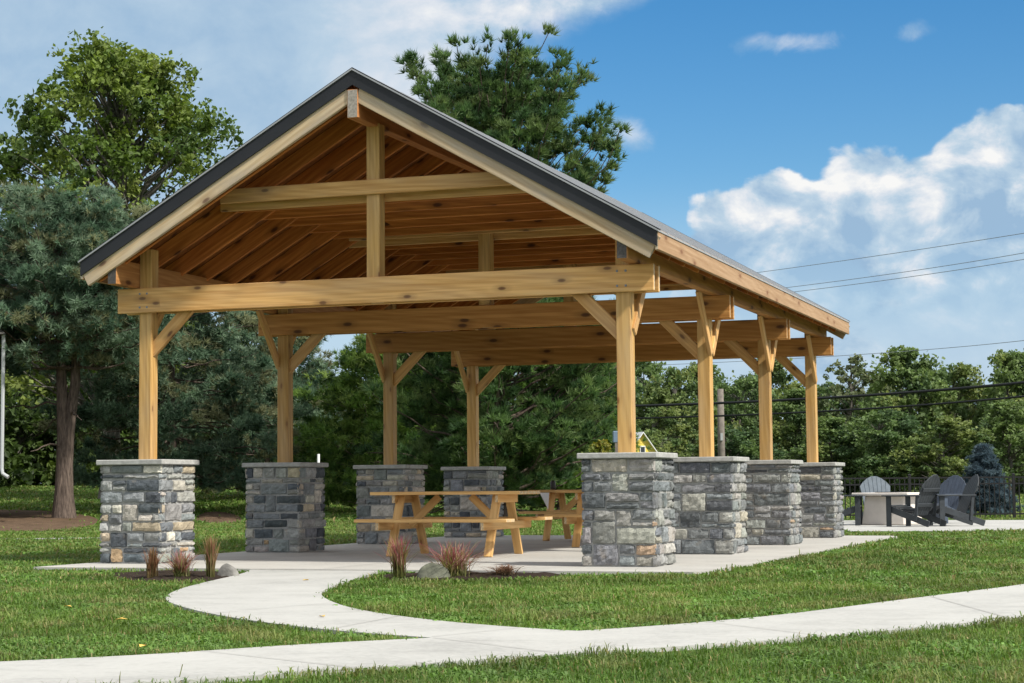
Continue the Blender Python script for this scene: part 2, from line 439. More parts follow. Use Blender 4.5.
for i in range(4):
    v = 0.38 + i * SP
    for up_, sgn in ((UPR, 1), (UPL, -1)):
        po = timber('post', (up_, v, 1.12), (up_, v, 3.45), PWD, PWD, 'post', PV, up=(0, 1, 0))
        inv = po.matrix_basis.inverted()
        def brace(a, b, upv, w=0.045, h=0.13):
            o = timber('knee_brace', a, b, w, h, 'timber', None, up=upv)
            m = o.matrix_basis.copy(); o.parent = po; o.matrix_basis = inv @ m
        brace((up_ - sgn * .03, v, 2.30), (up_ - sgn * .52, v, 2.79), (0, 0, 1), 0.06)
        uo = up_ + sgn * 0.075
        if i > 0: brace((uo, v - .02, 2.34), (uo, v - .60, 3.04), (0, 0, 1), .045, .11)
        if i < 3: brace((uo, v + .02, 2.34), (uo, v + .60, 3.04), (0, 0, 1), .045, .11)
    for dv in (-0.0975, 0.0975):
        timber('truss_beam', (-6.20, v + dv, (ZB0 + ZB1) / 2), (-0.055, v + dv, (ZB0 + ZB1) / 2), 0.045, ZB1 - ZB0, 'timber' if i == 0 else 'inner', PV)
    timber('king_post', (UC, v, 2.75), (UC, v, 4.66), PWD, PWD, 'post', PV, up=(0, 1, 0))
    timber('collar_tie', (UC - 1.80, v - .0975, 3.975), (UC + 1.80, v - .0975, 3.975), 0.045, 0.155, 'timber', PV)
    timber('collar_tie', (UC - 1.90, v + .0975, 3.93), (UC + 1.90, v + .0975, 3.93), 0.045, 0.18, 'timber', PV)
for up_ in (UPR, UPL):
    for du, zz in ((-.045, 2.80), (.045, 2.80), (-.045, 2.95), (.045, 2.95)):
        MB().bar((up_ + du, .38 - .12 - .008, zz), (up_ + du, .38 - .12 + .002, zz), .022, .022).build('bolt', MAT['wire'], PV, .004)
# roof: top line z = ZA - SL*|u-UC|
ZA, SL, HW, V0, V1 = 5.148, 0.571, 3.215, -0.20, 11.0
ANG = math.atan(SL); ca = math.cos(ANG)
def rz(du, dz=0): return ZA - SL * abs(du) + dz
for sgn in (-1, 1):
    # metal sheet with ribs, one per slope
    mb = MB(); n = 0
    def sheet(v0, v1, d0, d1, du0, du1):
        P = []
        for dz in (d0, d1):
            q = [(UC + sgn * du0, v0, rz(du0, dz)), (UC + sgn * du1, v0, rz(du1, dz)), (UC + sgn * du1, v1, rz(du1, dz)), (UC + sgn * du0, v1, rz(du0, dz))]
            P += q if sgn > 0 else q[::-1]
        mb.hexa(P)
    sheet(V0 - .035, V1 + .035, -0.022, -0.004, 0.0, HW + .05)
    k = V0 + 0.02
    while k < V1:
        sheet(k, k + .04, -0.006, 0.006, 0.02, HW + .052); k += 0.305
    mb.build('roof_panel', MAT['roof'], PV)
    # boards under the metal
    mb = MB()
    sheet(V0 + .045, V1 - .045, -0.062, -0.026, 0.03, HW - .03)
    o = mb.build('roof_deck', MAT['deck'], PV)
    # common rafters
    v = 0.02; nraf = 0
    while v < V1 - 0.15:
        a = (UC + sgn * 0.06, v, rz(0.06, -.062 - .11)); b = (UC + sgn * (HW - .03), v, rz(HW - .03, -.062 - .11))
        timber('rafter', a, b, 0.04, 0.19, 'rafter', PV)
        v += 0.61
    # barge rafter + metal trim at both gable ends
    for vv, d in ((V0, -1), (V1, 1)):
        timber('barge_rafter', (UC + sgn * 0.062, vv + d * -.022, rz(.062, -.20)), (UC + sgn * (HW - .0), vv + d * -.022, rz(HW, -.20)), 0.044, 0.235, 'weathered', PV)
        t = MB()
        mb = t
        sheet(min(vv + d * .002, vv + d * .02), max(vv + d * .002, vv + d * .02), -0.175, 0.004, 0.0, HW + .03)
        sheet(min(vv - d * .05, vv + d * .025), max(vv - d * .05, vv + d * .025), 0.001, 0.009, 0.0, HW + .055)
        t.build('rake_trim', MAT['trim'], PV)
    timber('fascia_board', (UC + sgn * (HW + .022), V0 - .0, rz(HW, -.125)), (UC + sgn * (HW + .022), V1, rz(HW, -.125)), 0.04, 0.205, 'fascia', PV)
    ue = UPR + .075 + .058 if sgn > 0 else UPL - .075 - .058
    timber('eave_beam', (ue, -.175, 3.155), (ue, V1 - .12, 3.155), 0.112, 0.275, 'eave', PV)
v = 0.02 + 0.61
while v < V1 - 0.3:
    if min(abs(v - (.38 + i * SP)) for i in range(4)) > 0.14:
        timber('ceiling_tie', (UC - 1.95, v + .042, 3.93), (UC + 1.95, v + .042, 3.93), 0.04, 0.15, 'rafter', PV)
    v += 0.61
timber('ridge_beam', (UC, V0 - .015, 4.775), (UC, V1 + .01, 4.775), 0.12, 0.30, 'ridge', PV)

# ------------------------------------------------------------------ ground, slab, paths
LZ = -0.035
def sstep(x, a, b):
    t = np.clip((x - a) / (b - a), 0, 1); return t * t * (3 - 2 * t)
def ground_z(X, Y):
    X = np.asarray(X, float); Y = np.asarray(Y, float)
    side = 1 - sstep(X / np.maximum(Y, 1), -0.14, -0.03)
    z = LZ + 0.95 * sstep(Y, 48, 85) * side
    z = z + 0.25 * sstep(Y, 60, 110)
    return z + 0.015 * np.sin(X * .9 + Y * .35) * sstep(Y, 22, 30)
xs = np.concatenate([np.linspace(-700, -40, 20), np.linspace(-38, 38, 77), np.linspace(40, 700, 20)])
ys = np.concatenate([np.linspace(-60, 4, 8), np.linspace(5, 110, 106), np.linspace(115, 1500, 30)])
gx, gy = np.meshgrid(xs, ys, indexing='ij'); gz = ground_z(gx, gy)
i = np.arange(len(xs) - 1)[:, None] * len(ys) + np.arange(len(ys) - 1)[None, :]
tag(mesh_np('lawn_ground', np.stack([gx, gy, gz], -1).reshape(-1, 3), np.stack([i, i + len(ys), i + len(ys) + 1, i + 1], -1).reshape(-1, 4), MAT['lawn'], smooth=True), kind='structure')

def chaikin(P, n=2):
    P = np.asarray(P, float)
    for _ in range(n):
        Q = np.roll(P, -1, 0); P = np.stack([.75 * P + .25 * Q, .25 * P + .75 * Q], 1).reshape(-1, 2)
    return P
def sheet_solid(name, poly, z0, z1, mat, extra=None):
    bm = bmesh.new()
    f = bm.faces.new([bm.verts.new((x, y, z1)) for x, y in poly])
    if f.normal.z < 0: f.normal_flip()
    f.normal_update()
    if f.normal.z < 0: bmesh.ops.reverse_faces(bm, faces=[f])
    r = bmesh.ops.extrude_face_region(bm, geom=[f])
    for v in [e for e in r['geom'] if isinstance(e, bmesh.types.BMVert)]: pass
    # move the original ring down
    for v in [e for e in r['geom'] if isinstance(e, bmesh.types.BMVert)]: v.co.z = z1
    for v in f.verts: v.co.z = z0
    bmesh.ops.recalc_face_normals(bm, faces=bm.faces)
    bmesh.ops.triangulate(bm, faces=[q for q in bm.faces if len(q.verts) > 4])
    if extra: extra(bm)
    me = bpy.data.meshes.new(name); bm.to_mesh(me); bm.free()
    for m in (mat if isinstance(mat, list) else [mat]): me.materials.append(m)
    return tag(link(bpy.data.objects.new(name, me)), kind='structure')
PZ = -0.012
path_px = [(-330, 712), (-100, 700), (0, 692), (130, 683.5), (250, 675.5), (400, 665), (570, 653), (766, 640.5), (881, 631), (1024, 617), (1120, 604), (1300, 580),
           (1300, 545), (1120, 569), (1024, 584.5), (912, 598), (790, 614), (680, 624), (583, 630.5), (575, 630.7), (520, 627.5), (440, 621), (370, 612), (335, 603.5), (319, 594.5), (326, 588), (348, 580.5), (378, 572), (385, 568),
           (255, 566), (246, 573), (205, 582), (178, 589), (163, 597), (172, 604), (215, 615), (300, 627), (380, 634), (428, 637.2), (432, 637.6), (425, 638), (300, 644), (150, 654.5), (0, 661.5), (-100, 666), (-330, 678)]
path_xy = chaikin([onz(x, y, PZ)[:2] for x, y in path_px], 2)
def joints(bm):
    def strip(p, q, w=0.007):
        p, q = np.array(p), np.array(q); t = (q - p) / np.linalg.norm(q - p); n = np.array([-t[1], t[0]]) * w / 2
        vs = [bm.verts.new((*c, PZ + .004)) for c in (p + n, q + n, q - n, p - n)]
        fc = bm.faces.new(vs); fc.material_index = 1
        fc.normal_update()
        if fc.normal.z < 0: fc.normal_flip()
    for a, b in [((355, 668), (200, 651)), ((560, 653.5), (433, 638)), ((822, 636), (706, 622)), ((1010, 618.5), (930, 596.5)),
                 ((520, 628), (432, 637)), ((400, 616), (330, 629.5)), ((332, 603), (213, 613.5)), ((322, 591), (168, 595))]:
        strip(onz(*a, PZ)[:2], onz(*b, PZ)[:2])
sheet_solid('concrete_path', path_xy, PZ - .13, PZ, [MAT['concrete'], MAT['joint']], joints)
slab_uv = [(-6.45, -.93), (.60, -.93), (.68, -.85), (.72, 1.5), (.75, 11.2), (.6, 11.45), (-6.45, 11.45)]
slab_xy = [tuple(pav(u, v)[:2]) for u, v in slab_uv]
def sj(bm):
    for a, b in [((-3.13, -.92), (-3.13, 11.4)), ((-6.4, 2.06), (.7, 2.06)), ((-6.4, 5.4), (.7, 5.4)), ((-6.4, 8.8), (.7, 8.8))]:
        p, q = pav(*a)[:2], pav(*b)[:2]; t = (q - p) / np.linalg.norm(q - p); n = np.array([-t[1], t[0]]) * .006
        fc = bm.faces.new([bm.verts.new((*c, .004)) for c in (p + n, q + n, q - n, p - n)]); fc.material_index = 1
sheet_solid('pavilion_slab', slab_xy, -.16, 0, [MAT['slab'], MAT['joint']], sj)
patio_px = [(838, 527.5), (850, 531), (1024, 530.5), (1150, 530), (1150, 519.5), (1024, 520), (930, 520), (835, 520.5)]
patio_xy = [tuple(onz(x, y, -.02)[:2]) for x, y in patio_px]
sheet_solid('fire_table_patio', patio_xy, -.15, -.02, MAT['concrete'])
# distant walk seen left of the front left pier
walk_xy = [tuple(onz(x, y, -.03)[:2]) for x, y in [(-60, 540.0), (235, 536.4), (235, 535.6), (-60, 539.2)]]
sheet_solid('far_walk', walk_xy, -.15, -.033, MAT['joint'])
def bed(name, pts, mat, dz):
    P = chaikin(pts, 3); c = P.mean(0); r = np.random.default_rng(3); V = []; n = len(P); rings = 10
    for k in range(rings + 1):
        t = k / rings
        for p in P:
            q = c + (p - c) * t
            V.append((q[0], q[1], 0))
    V = np.array(V); V[:, 2] = ground_z(V[:, 0], V[:, 1]) + .006 + np.repeat(dz * (1 - (np.arange(rings + 1) / rings) ** 3), n) + r.normal(0, .006, len(V))
    F = [(k * n + i, k * n + (i + 1) % n, (k + 1) * n + (i + 1) % n, (k + 1) * n + i) for k in range(rings) for i in range(n)]
    return tag(mesh_np(name, V, np.array(F), mat), kind='structure'), P
_, bed1 = bed('mulch_bed', [onz(x, y, LZ)[:2] for x, y in [(105, 572), (120, 581), (190, 584), (215, 583), (240, 579), (243, 572)]], MAT['mulch'], .03)
_, bed2 = bed('mulch_bed', [onz(x, y, LZ)[:2] for x, y in [(380, 574), (380, 580), (430, 582), (500, 580), (560, 578.5), (572, 574)]], MAT['mulch'], .03)
_, bed3 = bed('leaf_litter', [onz(x, y, LZ)[:2] for x, y in [(-120, 522), (-60, 529), (20, 532), (75, 529.5), (104, 524), (92, 518.5), (0, 517), (-80, 518)]], MAT['litter'], .05)
_, bed4 = bed('leaf_litter', [onz(x, y, LZ)[:2] for x, y in [(192, 520), (205, 524), (232, 524), (246, 520), (232, 517), (205, 516.5)]], MAT['litter'], .05)

# ------------------------------------------------------------------ lawn blades
def inpoly(X, Y, poly):
    poly = np.asarray(poly); r = np.zeros(len(X), bool); n = len(poly); j = n - 1
    for i in range(n):
        xi, yi = poly[i]; xj, yj = poly[j]
        c = ((yi > Y) != (yj > Y)) & (X < (xj - xi) * (Y - yi) / (yj - yi + 1e-12) + xi)
        r ^= c; j = i
    return r
def vnoise(X, Y, s, seed):
    r = np.random.default_rng(seed); G = r.random((64, 64))
    x, y = X * s, Y * s; xi, yi = np.floor(x).astype(int), np.floor(y).astype(int)
    fx, fy = x - xi, y - yi; fx = fx * fx * (3 - 2 * fx); fy = fy * fy * (3 - 2 * fy)
    g = lambda a, b: G[a % 64, b % 64]
    return (g(xi, yi) * (1 - fx) + g(xi + 1, yi) * fx) * (1 - fy) + (g(xi, yi + 1) * (1 - fx) + g(xi + 1, yi + 1) * fx) * fy
def grass(bands, seed):
    r = np.random.default_rng(seed); Vs = []; Ts = []; n0 = 0; Ft = []; Fq = []
    for Y0, Y1, dens, hgt, wid in bands:
        hw0 = lambda Y: 0.285 * Y + 1.6
        area = (Y1 - Y0) * (hw0(Y0) + hw0(Y1)); N = int(area * dens)
        # triangular-in-Y sampling
        t = r.random(N * 2); Y = Y0 + (Y1 - Y0) * t; keep = r.random(N * 2) < hw0(Y) / hw0(Y1); Y = Y[keep][:N]
        X = (r.random(len(Y)) * 2 - 1) * hw0(Y)
        # gather some blades into tufts
        X += .02 * r.normal(size=len(Y)); Y += .02 * r.normal(size=len(Y))
        jx, jy = X + r.normal(0, .03, len(X)), Y + r.normal(0, .045, len(X)); ok = ~inpoly(jx, jy, path_xy) & ~inpoly(X, Y, slab_xy) & ~inpoly(X, Y, patio_xy) & ~inpoly(X, Y, walk_xy)
        for b in (bed1, bed2, bed3, bed4): ok &= ~(inpoly(X, Y, b) & (r.random(len(X)) < .97))
        X, Y = X[ok], Y[ok]
        pn = vnoise(X, Y, 1.1, 1); pn2 = vnoise(X, Y, 4.3, 2); pn3 = vnoise(X, Y, .35, 4); pn4 = vnoise(X, Y, 9.0, 9)
        ok = r.random(len(X)) < 0.45 + 0.75 * pn2; X, Y, pn, pn2, pn3, pn4 = (q[ok] for q in (X, Y, pn, pn2, pn3, pn4)); n = len(X)
        h = hgt * (0.55 + 0.9 * pn * pn2 + 0.35 * pn4) * r.uniform(.6, 1.35, n)
        for tx, ty, tr_, th in ((100, 676, .22, 3.4), (165, 679, .16, 3.6), (215, 674, .14, 3.6), (345, 662, .10, 2.2), (585, 646, .10, 2.0), (690, 640, .12, 2.0), (930, 619, .16, 2.2), (965, 612, .12, 2.4), (480, 577, .4, 1.5), (330, 668, .12, 3.2), (585, 655, .08, 2.6), (790, 640, .1, 2.4), (290, 590, .3, 1.5), (720, 572, .35, 1.4)):
            g_ = onz(tx, ty, LZ); dd = np.hypot(X - g_[0], Y - g_[1]); h *= 1 + (th - 1) * np.exp(-(dd / tr_) ** 2) * r.uniform(.3, 1, n)
        tall = r.random(n) < 0.006; h[tall] *= r.uniform(1.4, 2.1, tall.sum())
        az = r.random(n) * 2 * PI; lean = r.uniform(.25, 1.5, n); waz = az + PI / 2 + r.normal(0, .4, n)
        w = wid * r.uniform(.6, 1.4, n); weed = (vnoise(X, Y, 2.3, 15) > .66) & (r.random(n) < .55); w[weed] *= 2.6; h[weed] *= .8; lean[weed] = r.uniform(.9, 1.7, weed.sum()); z = ground_z(X, Y) - .004
        dx, dy = np.cos(az), np.sin(az); wx, wy = np.cos(waz) * w / 2, np.sin(waz) * w / 2
        b0 = np.stack([X - wx, Y - wy, z], -1); b1 = np.stack([X + wx, Y + wy, z], -1)
        m = np.stack([X + dx * h * lean * .3, Y + dy * h * lean * .3, z + h * .6], -1); mw = np.stack([wx, wy, wx * 0], -1) * .8
        tp = np.stack([X + dx * h * lean, Y + dy * h * lean, z + h * (1 - .42 * lean)], -1)
        V = np.stack([b0, b1, m + mw, m - mw, tp], 1).reshape(-1, 3)
        k = n0 + np.arange(n)[:, None] * 5
        Fq.append(k + np.array([0, 1, 2, 3])); Ft.append(k + np.array([3, 2, 4])); n0 += n * 5
        lush = np.array([.078, .158, .028]); mid = np.array([.138, .208, .042]); dry = np.array([.26, .26, .10]); straw = np.array([.30, .25, .11])
        q = np.clip(.15 + .9 * (pn3 * .6 + pn * .4) - .1 + r.normal(0, .18, n), 0, 1)[:, None]
        c = lush * (1 - q) + mid * q
        d = (np.clip((pn2 - .55) * 1.6 + r.normal(0, .15, n), 0, .8))[:, None]; c = c * (1 - d) + dry * d
        s = r.random(n) < .05; c[s] = straw * r.uniform(.7, 1.1, (s.sum(), 1))
        c[weed] = np.array([.13, .235, .05]) * r.uniform(.8, 1.2, (weed.sum(), 1)); c *= (.60 + .42 * vnoise(X, Y, .8, 21) + .42 * vnoise(X, Y, 3.1, 33))[:, None]; c *= r.uniform(.75, 1.25, (n, 1))
        Ts.append(np.repeat(c, 5, 0)); Vs.append(V)
    return tag(mesh_np('lawn_grass', np.concatenate(Vs), [np.concatenate(Fq), np.concatenate(Ft)], MAT['blade'], None, np.concatenate(Ts)),
               'short green lawn grass around the pavilion and paths', 'grass', kind='stuff')
grass([(6.5, 11, 3400, .050, .0058), (11, 16, 2200, .050, .008), (16, 24, 950, .054, .012), (24, 45, 340, .062, .02), (45, 90, 60, .10, .05)], 11)

# ------------------------------------------------------------------ trees
def tint_of(r, n, cols, w, var=.2):
    cols = np.array(cols); w = np.array(w, float) / sum(w)
    return cols[r.choice(len(cols), n, p=w)] * r.uniform(1 - var, 1 + var, (n, 1))
def leaf_quads(r, P, size, up=.5):
    n = len(P); d = r.normal(size=(n, 3)); d[:, 2] -= .25; d /= np.linalg.norm(d, axis=1)[:, None]
    nn = r.normal(size=(n, 3)); nn[:, 2] += up * 2; s = np.cross(d, nn); s /= np.linalg.norm(s, axis=1)[:, None] + 1e-9
    nn = np.cross(s, d); L = size * r.uniform(.6, 1.35, (n, 1)); W = L * r.uniform(.28, .42, (n, 1))
    V = np.stack([P - d * L * .5, P + s * W + nn * L * .08, P + d * L * .5, P - s * W + nn * L * .08], 1).reshape(-1, 3)
    return V, np.arange(n)[:, None] * 4 + np.array([0, 1, 2, 3])
def curve3(a, b, r, n=6, sag=0.0, wob=.06):
    a, b = np.asarray(a, float), np.asarray(b, float); t = np.linspace(0, 1, n)[:, None]; L = np.linalg.norm(b - a)
    P = a + (b - a) * t; P[:, 2] += (sag * L * 4 * t * (1 - t))[:, 0]
    P[1:-1] += r.normal(0, wob * L / n, (n - 2, 3)); return P
class Wood:
    def __init__(s): s.V = []; s.F = []; s.n = 0
    def tube(s, P, rad, n=6):
        V, F = tube_np(P, rad, n); s.V.append(V); s.F.append(F + s.n); s.n += len(V)
    def build(s, name, mat, parent): return mesh_np(name, np.concatenate(s.V), np.concatenate(s.F), mat, parent, smooth=True)
def broadleaf(name, loc, h, R, seed, label=None, group=None, clumps=70, per=130, leaf=.2, cols=None, w=None, bare=.22, shape=None, clump_r=.5, barkm='barkg', trunks=1, density=1.0, cat='tree'):
    r = np.random.default_rng(seed); T = empty(name, loc, 0, label, cat, group)
    wd = Wood(); top = np.array([r.normal(0, .03 * h), r.normal(0, .03 * h), h * .86])
    tr = curve3((0, 0, -.1), top, r, 10, 0, .10); tr[:2, :2] = 0
    wd.tube(tr, np.linspace(.022 * h, .004 * h, 10) * (1 + .5 * (np.arange(10) == 0)), 9)
    shape = shape or [(0, .35), (.2, .8), (.45, 1.0), (.7, .78), (.88, .45), (1, .14)]
    ts, ss = zip(*shape); ang_off = r.uniform(.68, 1.25, 9)
    P = []; 
    for k in range(clumps):
        t = r.random() ** .9; a = r.random() * 2 * PI
        env = np.interp(t, ts, ss) * R * np.interp((a / (2 * PI) * 9) % 9, np.arange(10), np.append(ang_off, ang_off[0]))
        rr = env * (r.random() ** .45); z = h * (bare + (1 - bare) * t) * (1 - .02 * r.random())
        P.append((rr * math.cos(a), rr * math.sin(a), z))
    P = np.array(P); pts = []; ct = []
    base = np.array(cols or [(.055, .088, .022), (.085, .125, .030), (.035, .062, .018), (.13, .17, .045)])
    for p in P:
        z0 = max(h * bare * .6, p[2] - .55 * np.hypot(p[0], p[1]) - .05 * h); z0 = min(z0, h * .8)
        s = np.array([np.interp(z0, tr[:, 2], tr[:, 0]), np.interp(z0, tr[:, 2], tr[:, 1]), z0])
        wd.tube(curve3(s, p, r, 6, .06, .12), np.linspace(.0038 * h, .001 * h, 6), 5)
        cr_ = clump_r * r.uniform(.6, 1.4); n = int(per * r.uniform(.55, 1.4) * density)
        # sprays of leaves: sub-twigs out of each clump
        m = max(3, n // 14); tw = r.normal(size=(m, 3)); tw /= np.linalg.norm(tw, axis=1)[:, None]; tw *= cr_ * r.uniform(.3, 1.15, (m, 1)); tw[:, 2] *= .72
        q = p + tw[r.integers(0, m, n)] + r.normal(0, cr_ * .17, (n, 3)); pts.append(q)
        c = tint_of(r, 1, base, w or [4, 4, 2, 1.2], .15); ct.append(c * r.uniform(.78, 1.22, (n, 1)))
    wd.build('trunk', MAT[barkm], T)
    q = np.concatenate(pts); V, F = leaf_quads(r, q, leaf); mesh_np('crown', V, F, MAT['leaf'], T, np.repeat(np.concatenate(ct), 4, 0))
    return T
def tufts(r, P, D, n, L, wd_, spread=.75):
    m = len(P); c = np.repeat(P, n, 0); d = np.repeat(D, n, 0) + r.normal(0, spread, (m * n, 3)); d /= np.linalg.norm(d, axis=1)[:, None]
    s = np.cross(d, r.normal(size=d.shape)); s /= np.linalg.norm(s, axis=1)[:, None]; l = L * r.uniform(.6, 1.3, (m * n, 1))
    V = np.stack([c - s * wd_, c + s * wd_, c + d * l], 1).reshape(-1, 3)
    return V, np.arange(m * n)[:, None] * 3 + np.array([0, 1, 2])
def pine(name, loc, h, R, seed, label, group=None, whorls=16, per_w=6, tw=26, need=14, nl=.2, nw=.011, cols=None, droop=.0, rise=.25, bare=.2, shape=None, trunks=((0, 0),), tr_r=.02, dead=0, twl=.32, cs=.15, vert=0, cdiv=9, nsp=.75):
    r = np.random.default_rng(seed); T = empty(name, loc, 0, label, 'tree', group); wd = Wood(); TP = []; TD = []; TC = []
    base = np.array(cols); shape = shape or [(0, .8), (.15, 1), (.5, .75), (.85, .35), (1, .08)]; ts, ss = zip(*shape)
    for ti, (ox, lean) in enumerate(trunks):
        hh = h * (1 - .06 * ti)
        tr = np.array([(ox * .35 + (lean * hh * max(0, t - .24) if len(trunks) > 1 else 0), 0, hh * t - .1) for t in np.linspace(0, 1, 12)]); tr[1:, :2] += r.normal(0, .012 * h / 4, (11, 2))
        wd.tube(tr, np.linspace(tr_r * h, .003 * h, 12) * np.where(np.arange(12) == 0, 1.35, 1), 10)
        for k in range(whorls):
            t = (k + r.uniform(-.35, .35)) / whorls; t = min(max(t, 0), .985); z = hh * (bare + (1 - bare) * t)
            a0 = r.random() * 2 * PI
            for j in range(per_w):
                a = a0 + j * 2 * PI / per_w + r.normal(0, .25); L = np.interp(t, ts, ss) * R * r.uniform(.62, 1.22)
                if L < .012 * h: continue
                s = np.array([np.interp(z, tr[:, 2], tr[:, 0]), np.interp(z, tr[:, 2], tr[:, 1]), z])
                up_ = rise * (.4 + t) - droop * (1 - t) + r.normal(0, .07)
                n = 8; u = np.linspace(0, 1, n)[:, None]; dirv = np.array([math.cos(a), math.sin(a), 0])
                P = s + dirv * L * u; P[:, 2] += (L * (up_ * u + ((.16 if droop else .12) + .5 * vert * t) * u * u))[:, 0]; P[1:] += r.normal(0, .02 * L, (n - 1, 3))
                wd.tube(P, np.linspace(.0042 * h * (1.15 - t), .0011 * h, n), 5)
                m = int(tw * (.35 + L / R) * r.uniform(.8, 1.2)); nc = max(2, m // cdiv)
                uu = r.uniform(.25, 1.0, nc) ** .7; uu[0] = 1.0; side = np.array([-math.sin(a), math.cos(a), 0])
                B = np.stack([np.interp(uu, u[:, 0], P[:, q]) for q in range(3)], -1)
                spread = twl * L * (1.05 - uu * .75)[:, None]; spread[0] *= .15
                off = side * r.normal(0, .6, (nc, 1)) * spread; off[:, 2] += r.uniform(-.02, .10, nc) * L - droop * .3 * np.abs(off @ side)
                ci = r.integers(0, nc, m); sg = cs * r.uniform(.7, 1.4, (nc, 1))[ci]
                Q = (B + off)[ci] + r.normal(0, 1, (m, 3)) * sg * np.array([1, 1, .5])
                D = dirv * .7 + (off / (np.linalg.norm(off, axis=1)[:, None] + .2))[ci] + (Q - (B + off)[ci]) / (sg + .05) * .35 + np.array([0, 0, (.6 if not droop else .3) + vert * t])
                TP.append(Q); TD.append(D / np.linalg.norm(D, axis=1)[:, None])
                cc = base[r.integers(0, len(base), nc)] * r.uniform(.75, 1.25, (nc, 1)); TC.append(cc[ci] * r.uniform(.85, 1.2, (m, 1)))
        for k in range(dead):
            z = hh * r.uniform(bare * .35, bare * 1.4); a = r.random() * 2 * PI; L = R * r.uniform(.3, .8)
            s = np.array([np.interp(z, tr[:, 2], tr[:, 0]), np.interp(z, tr[:, 2], tr[:, 1]), z])
            wd.tube(curve3(s, s + np.array([math.cos(a) * L, math.sin(a) * L, -.1 * L]), r, 6, .07, .2), np.linspace(.004 * h, .001 * h, 6), 5)
    wd.build('trunk', MAT['bark'], T)
    P = np.concatenate(TP); D = np.concatenate(TD); V, F = tufts(r, P, D, need, nl, nw, nsp)
    mesh_np('crown', V, F, MAT['needle'], T, np.repeat(np.concatenate(TC), need * 3, 0)); return T
def base_at(x, Y):
    p = at(x, 487, Y); return (p[0], Y, float(ground_z(p[0], Y)))
def top_z(x, y, Y): return at(x, y, Y)[2]
# left side
b = base_at(112, 68)
broadleaf('maple_tree', b, top_z(116, 50, 68) - b[2], 6.6, 21, 'tall leafy green maple rising above the pines left of the roof', None, 310, 150, .215,
          [(.10, .155, .034), (.15, .205, .045), (.07, .115, .03), (.21, .265, .07)], [4, 4, 2, 1.6], bare=.24, shape=[(0, .8), (.2, 1.0), (.45, 1.05), (.60, .92), (.72, .66), (.88, .46), (1, .16)], clump_r=.72)
blue = [(.125, .195, .125), (.18, .255, .17), (.08, .135, .085), (.20, .215, .12)]
b = base_at(64, 52)
pine('pine_tree', (b[0], b[1], ground_z(b[0], b[1])), 9.0, 3.1, 31, 'blue green pine with forked double trunk in brown leaf litter', None, 13, 6, 62, 18, .20, .018, blue, cs=.17, cdiv=15, droop=.16, rise=.16, bare=.50, trunks=((-.10, -.05), (.16, .11)), tr_r=.026, dead=6,
     shape=[(0, .75), (.2, 1), (.55, .85), (.85, .5), (1, .12)])
b = base_at(172, 58)
pine('pine_tree', b, 9.3, 3.6, 32, 'drooping blue green pine behind the two front left stone piers', None, 17, 7, 84, 18, .21, .019, blue, cs=.19, cdiv=16, droop=.35, rise=.16, bare=.14, tr_r=.022, dead=6,
     shape=[(0, .8), (.2, 1), (.5, .9), (.85, .45), (1, .1)])
b = base_at(268, 66)
pine('pine_tree', b, 8.2, 3.3, 33, 'smaller blue green pine behind second left post', None, 14, 7, 70, 17, .22, .02, blue, cs=.2, cdiv=15, droop=.3, rise=.16, bare=.06, tr_r=.02)
# green white pines in the middle
gr = [(.12, .205, .05), (.165, .255, .065), (.075, .14, .042), (.21, .29, .085)]
b = base_at(500, 50)
pine('white_pine_tree', b, top_z(495, 112, 50) - b[2], 3.4, 41, 'tall green pine showing above the dark roof with long side branches', None, 38, 7, 68, 18, .22, .017, [(.075, .135, .048), (.105, .17, .06), (.052, .098, .04), (.14, .20, .075)], droop=0, rise=.5, bare=.03, tr_r=.016, cs=.11, vert=.9, nsp=.5, cdiv=7,
     shape=[(0, .85), (.15, 1.0), (.3, .95), (.5, .78), (.6, 1.0), (.7, .82), (.85, .66), (.95, .45), (1, .28)], dead=5, twl=.36)
b = base_at(385, 58)
pine('white_pine_tree', b, 5.4, 3.0, 42, 'bushy green pine behind the third left stone pier', None, 15, 7, 66, 17, .2, .018, gr, cs=.17, cdiv=12, droop=0, rise=.2, bare=.03, tr_r=.018, twl=.36)
b = base_at(455, 66)
pine('white_pine_tree', b, 7.0, 3.2, 43, 'dark green pine between the two back left posts', None, 16, 7, 56, 15, .22, .02, gr, droop=0, rise=.2, bare=.03, tr_r=.018)
b = base_at(560, 60)
pine('white_pine_tree', b, 6.2, 2.5, 44, 'bright green pine left of the front right post', None, 17, 7, 66, 17, .2, .018, gr, cs=.17, cdiv=12, droop=0, rise=.22, bare=.03, tr_r=.018, twl=.36)
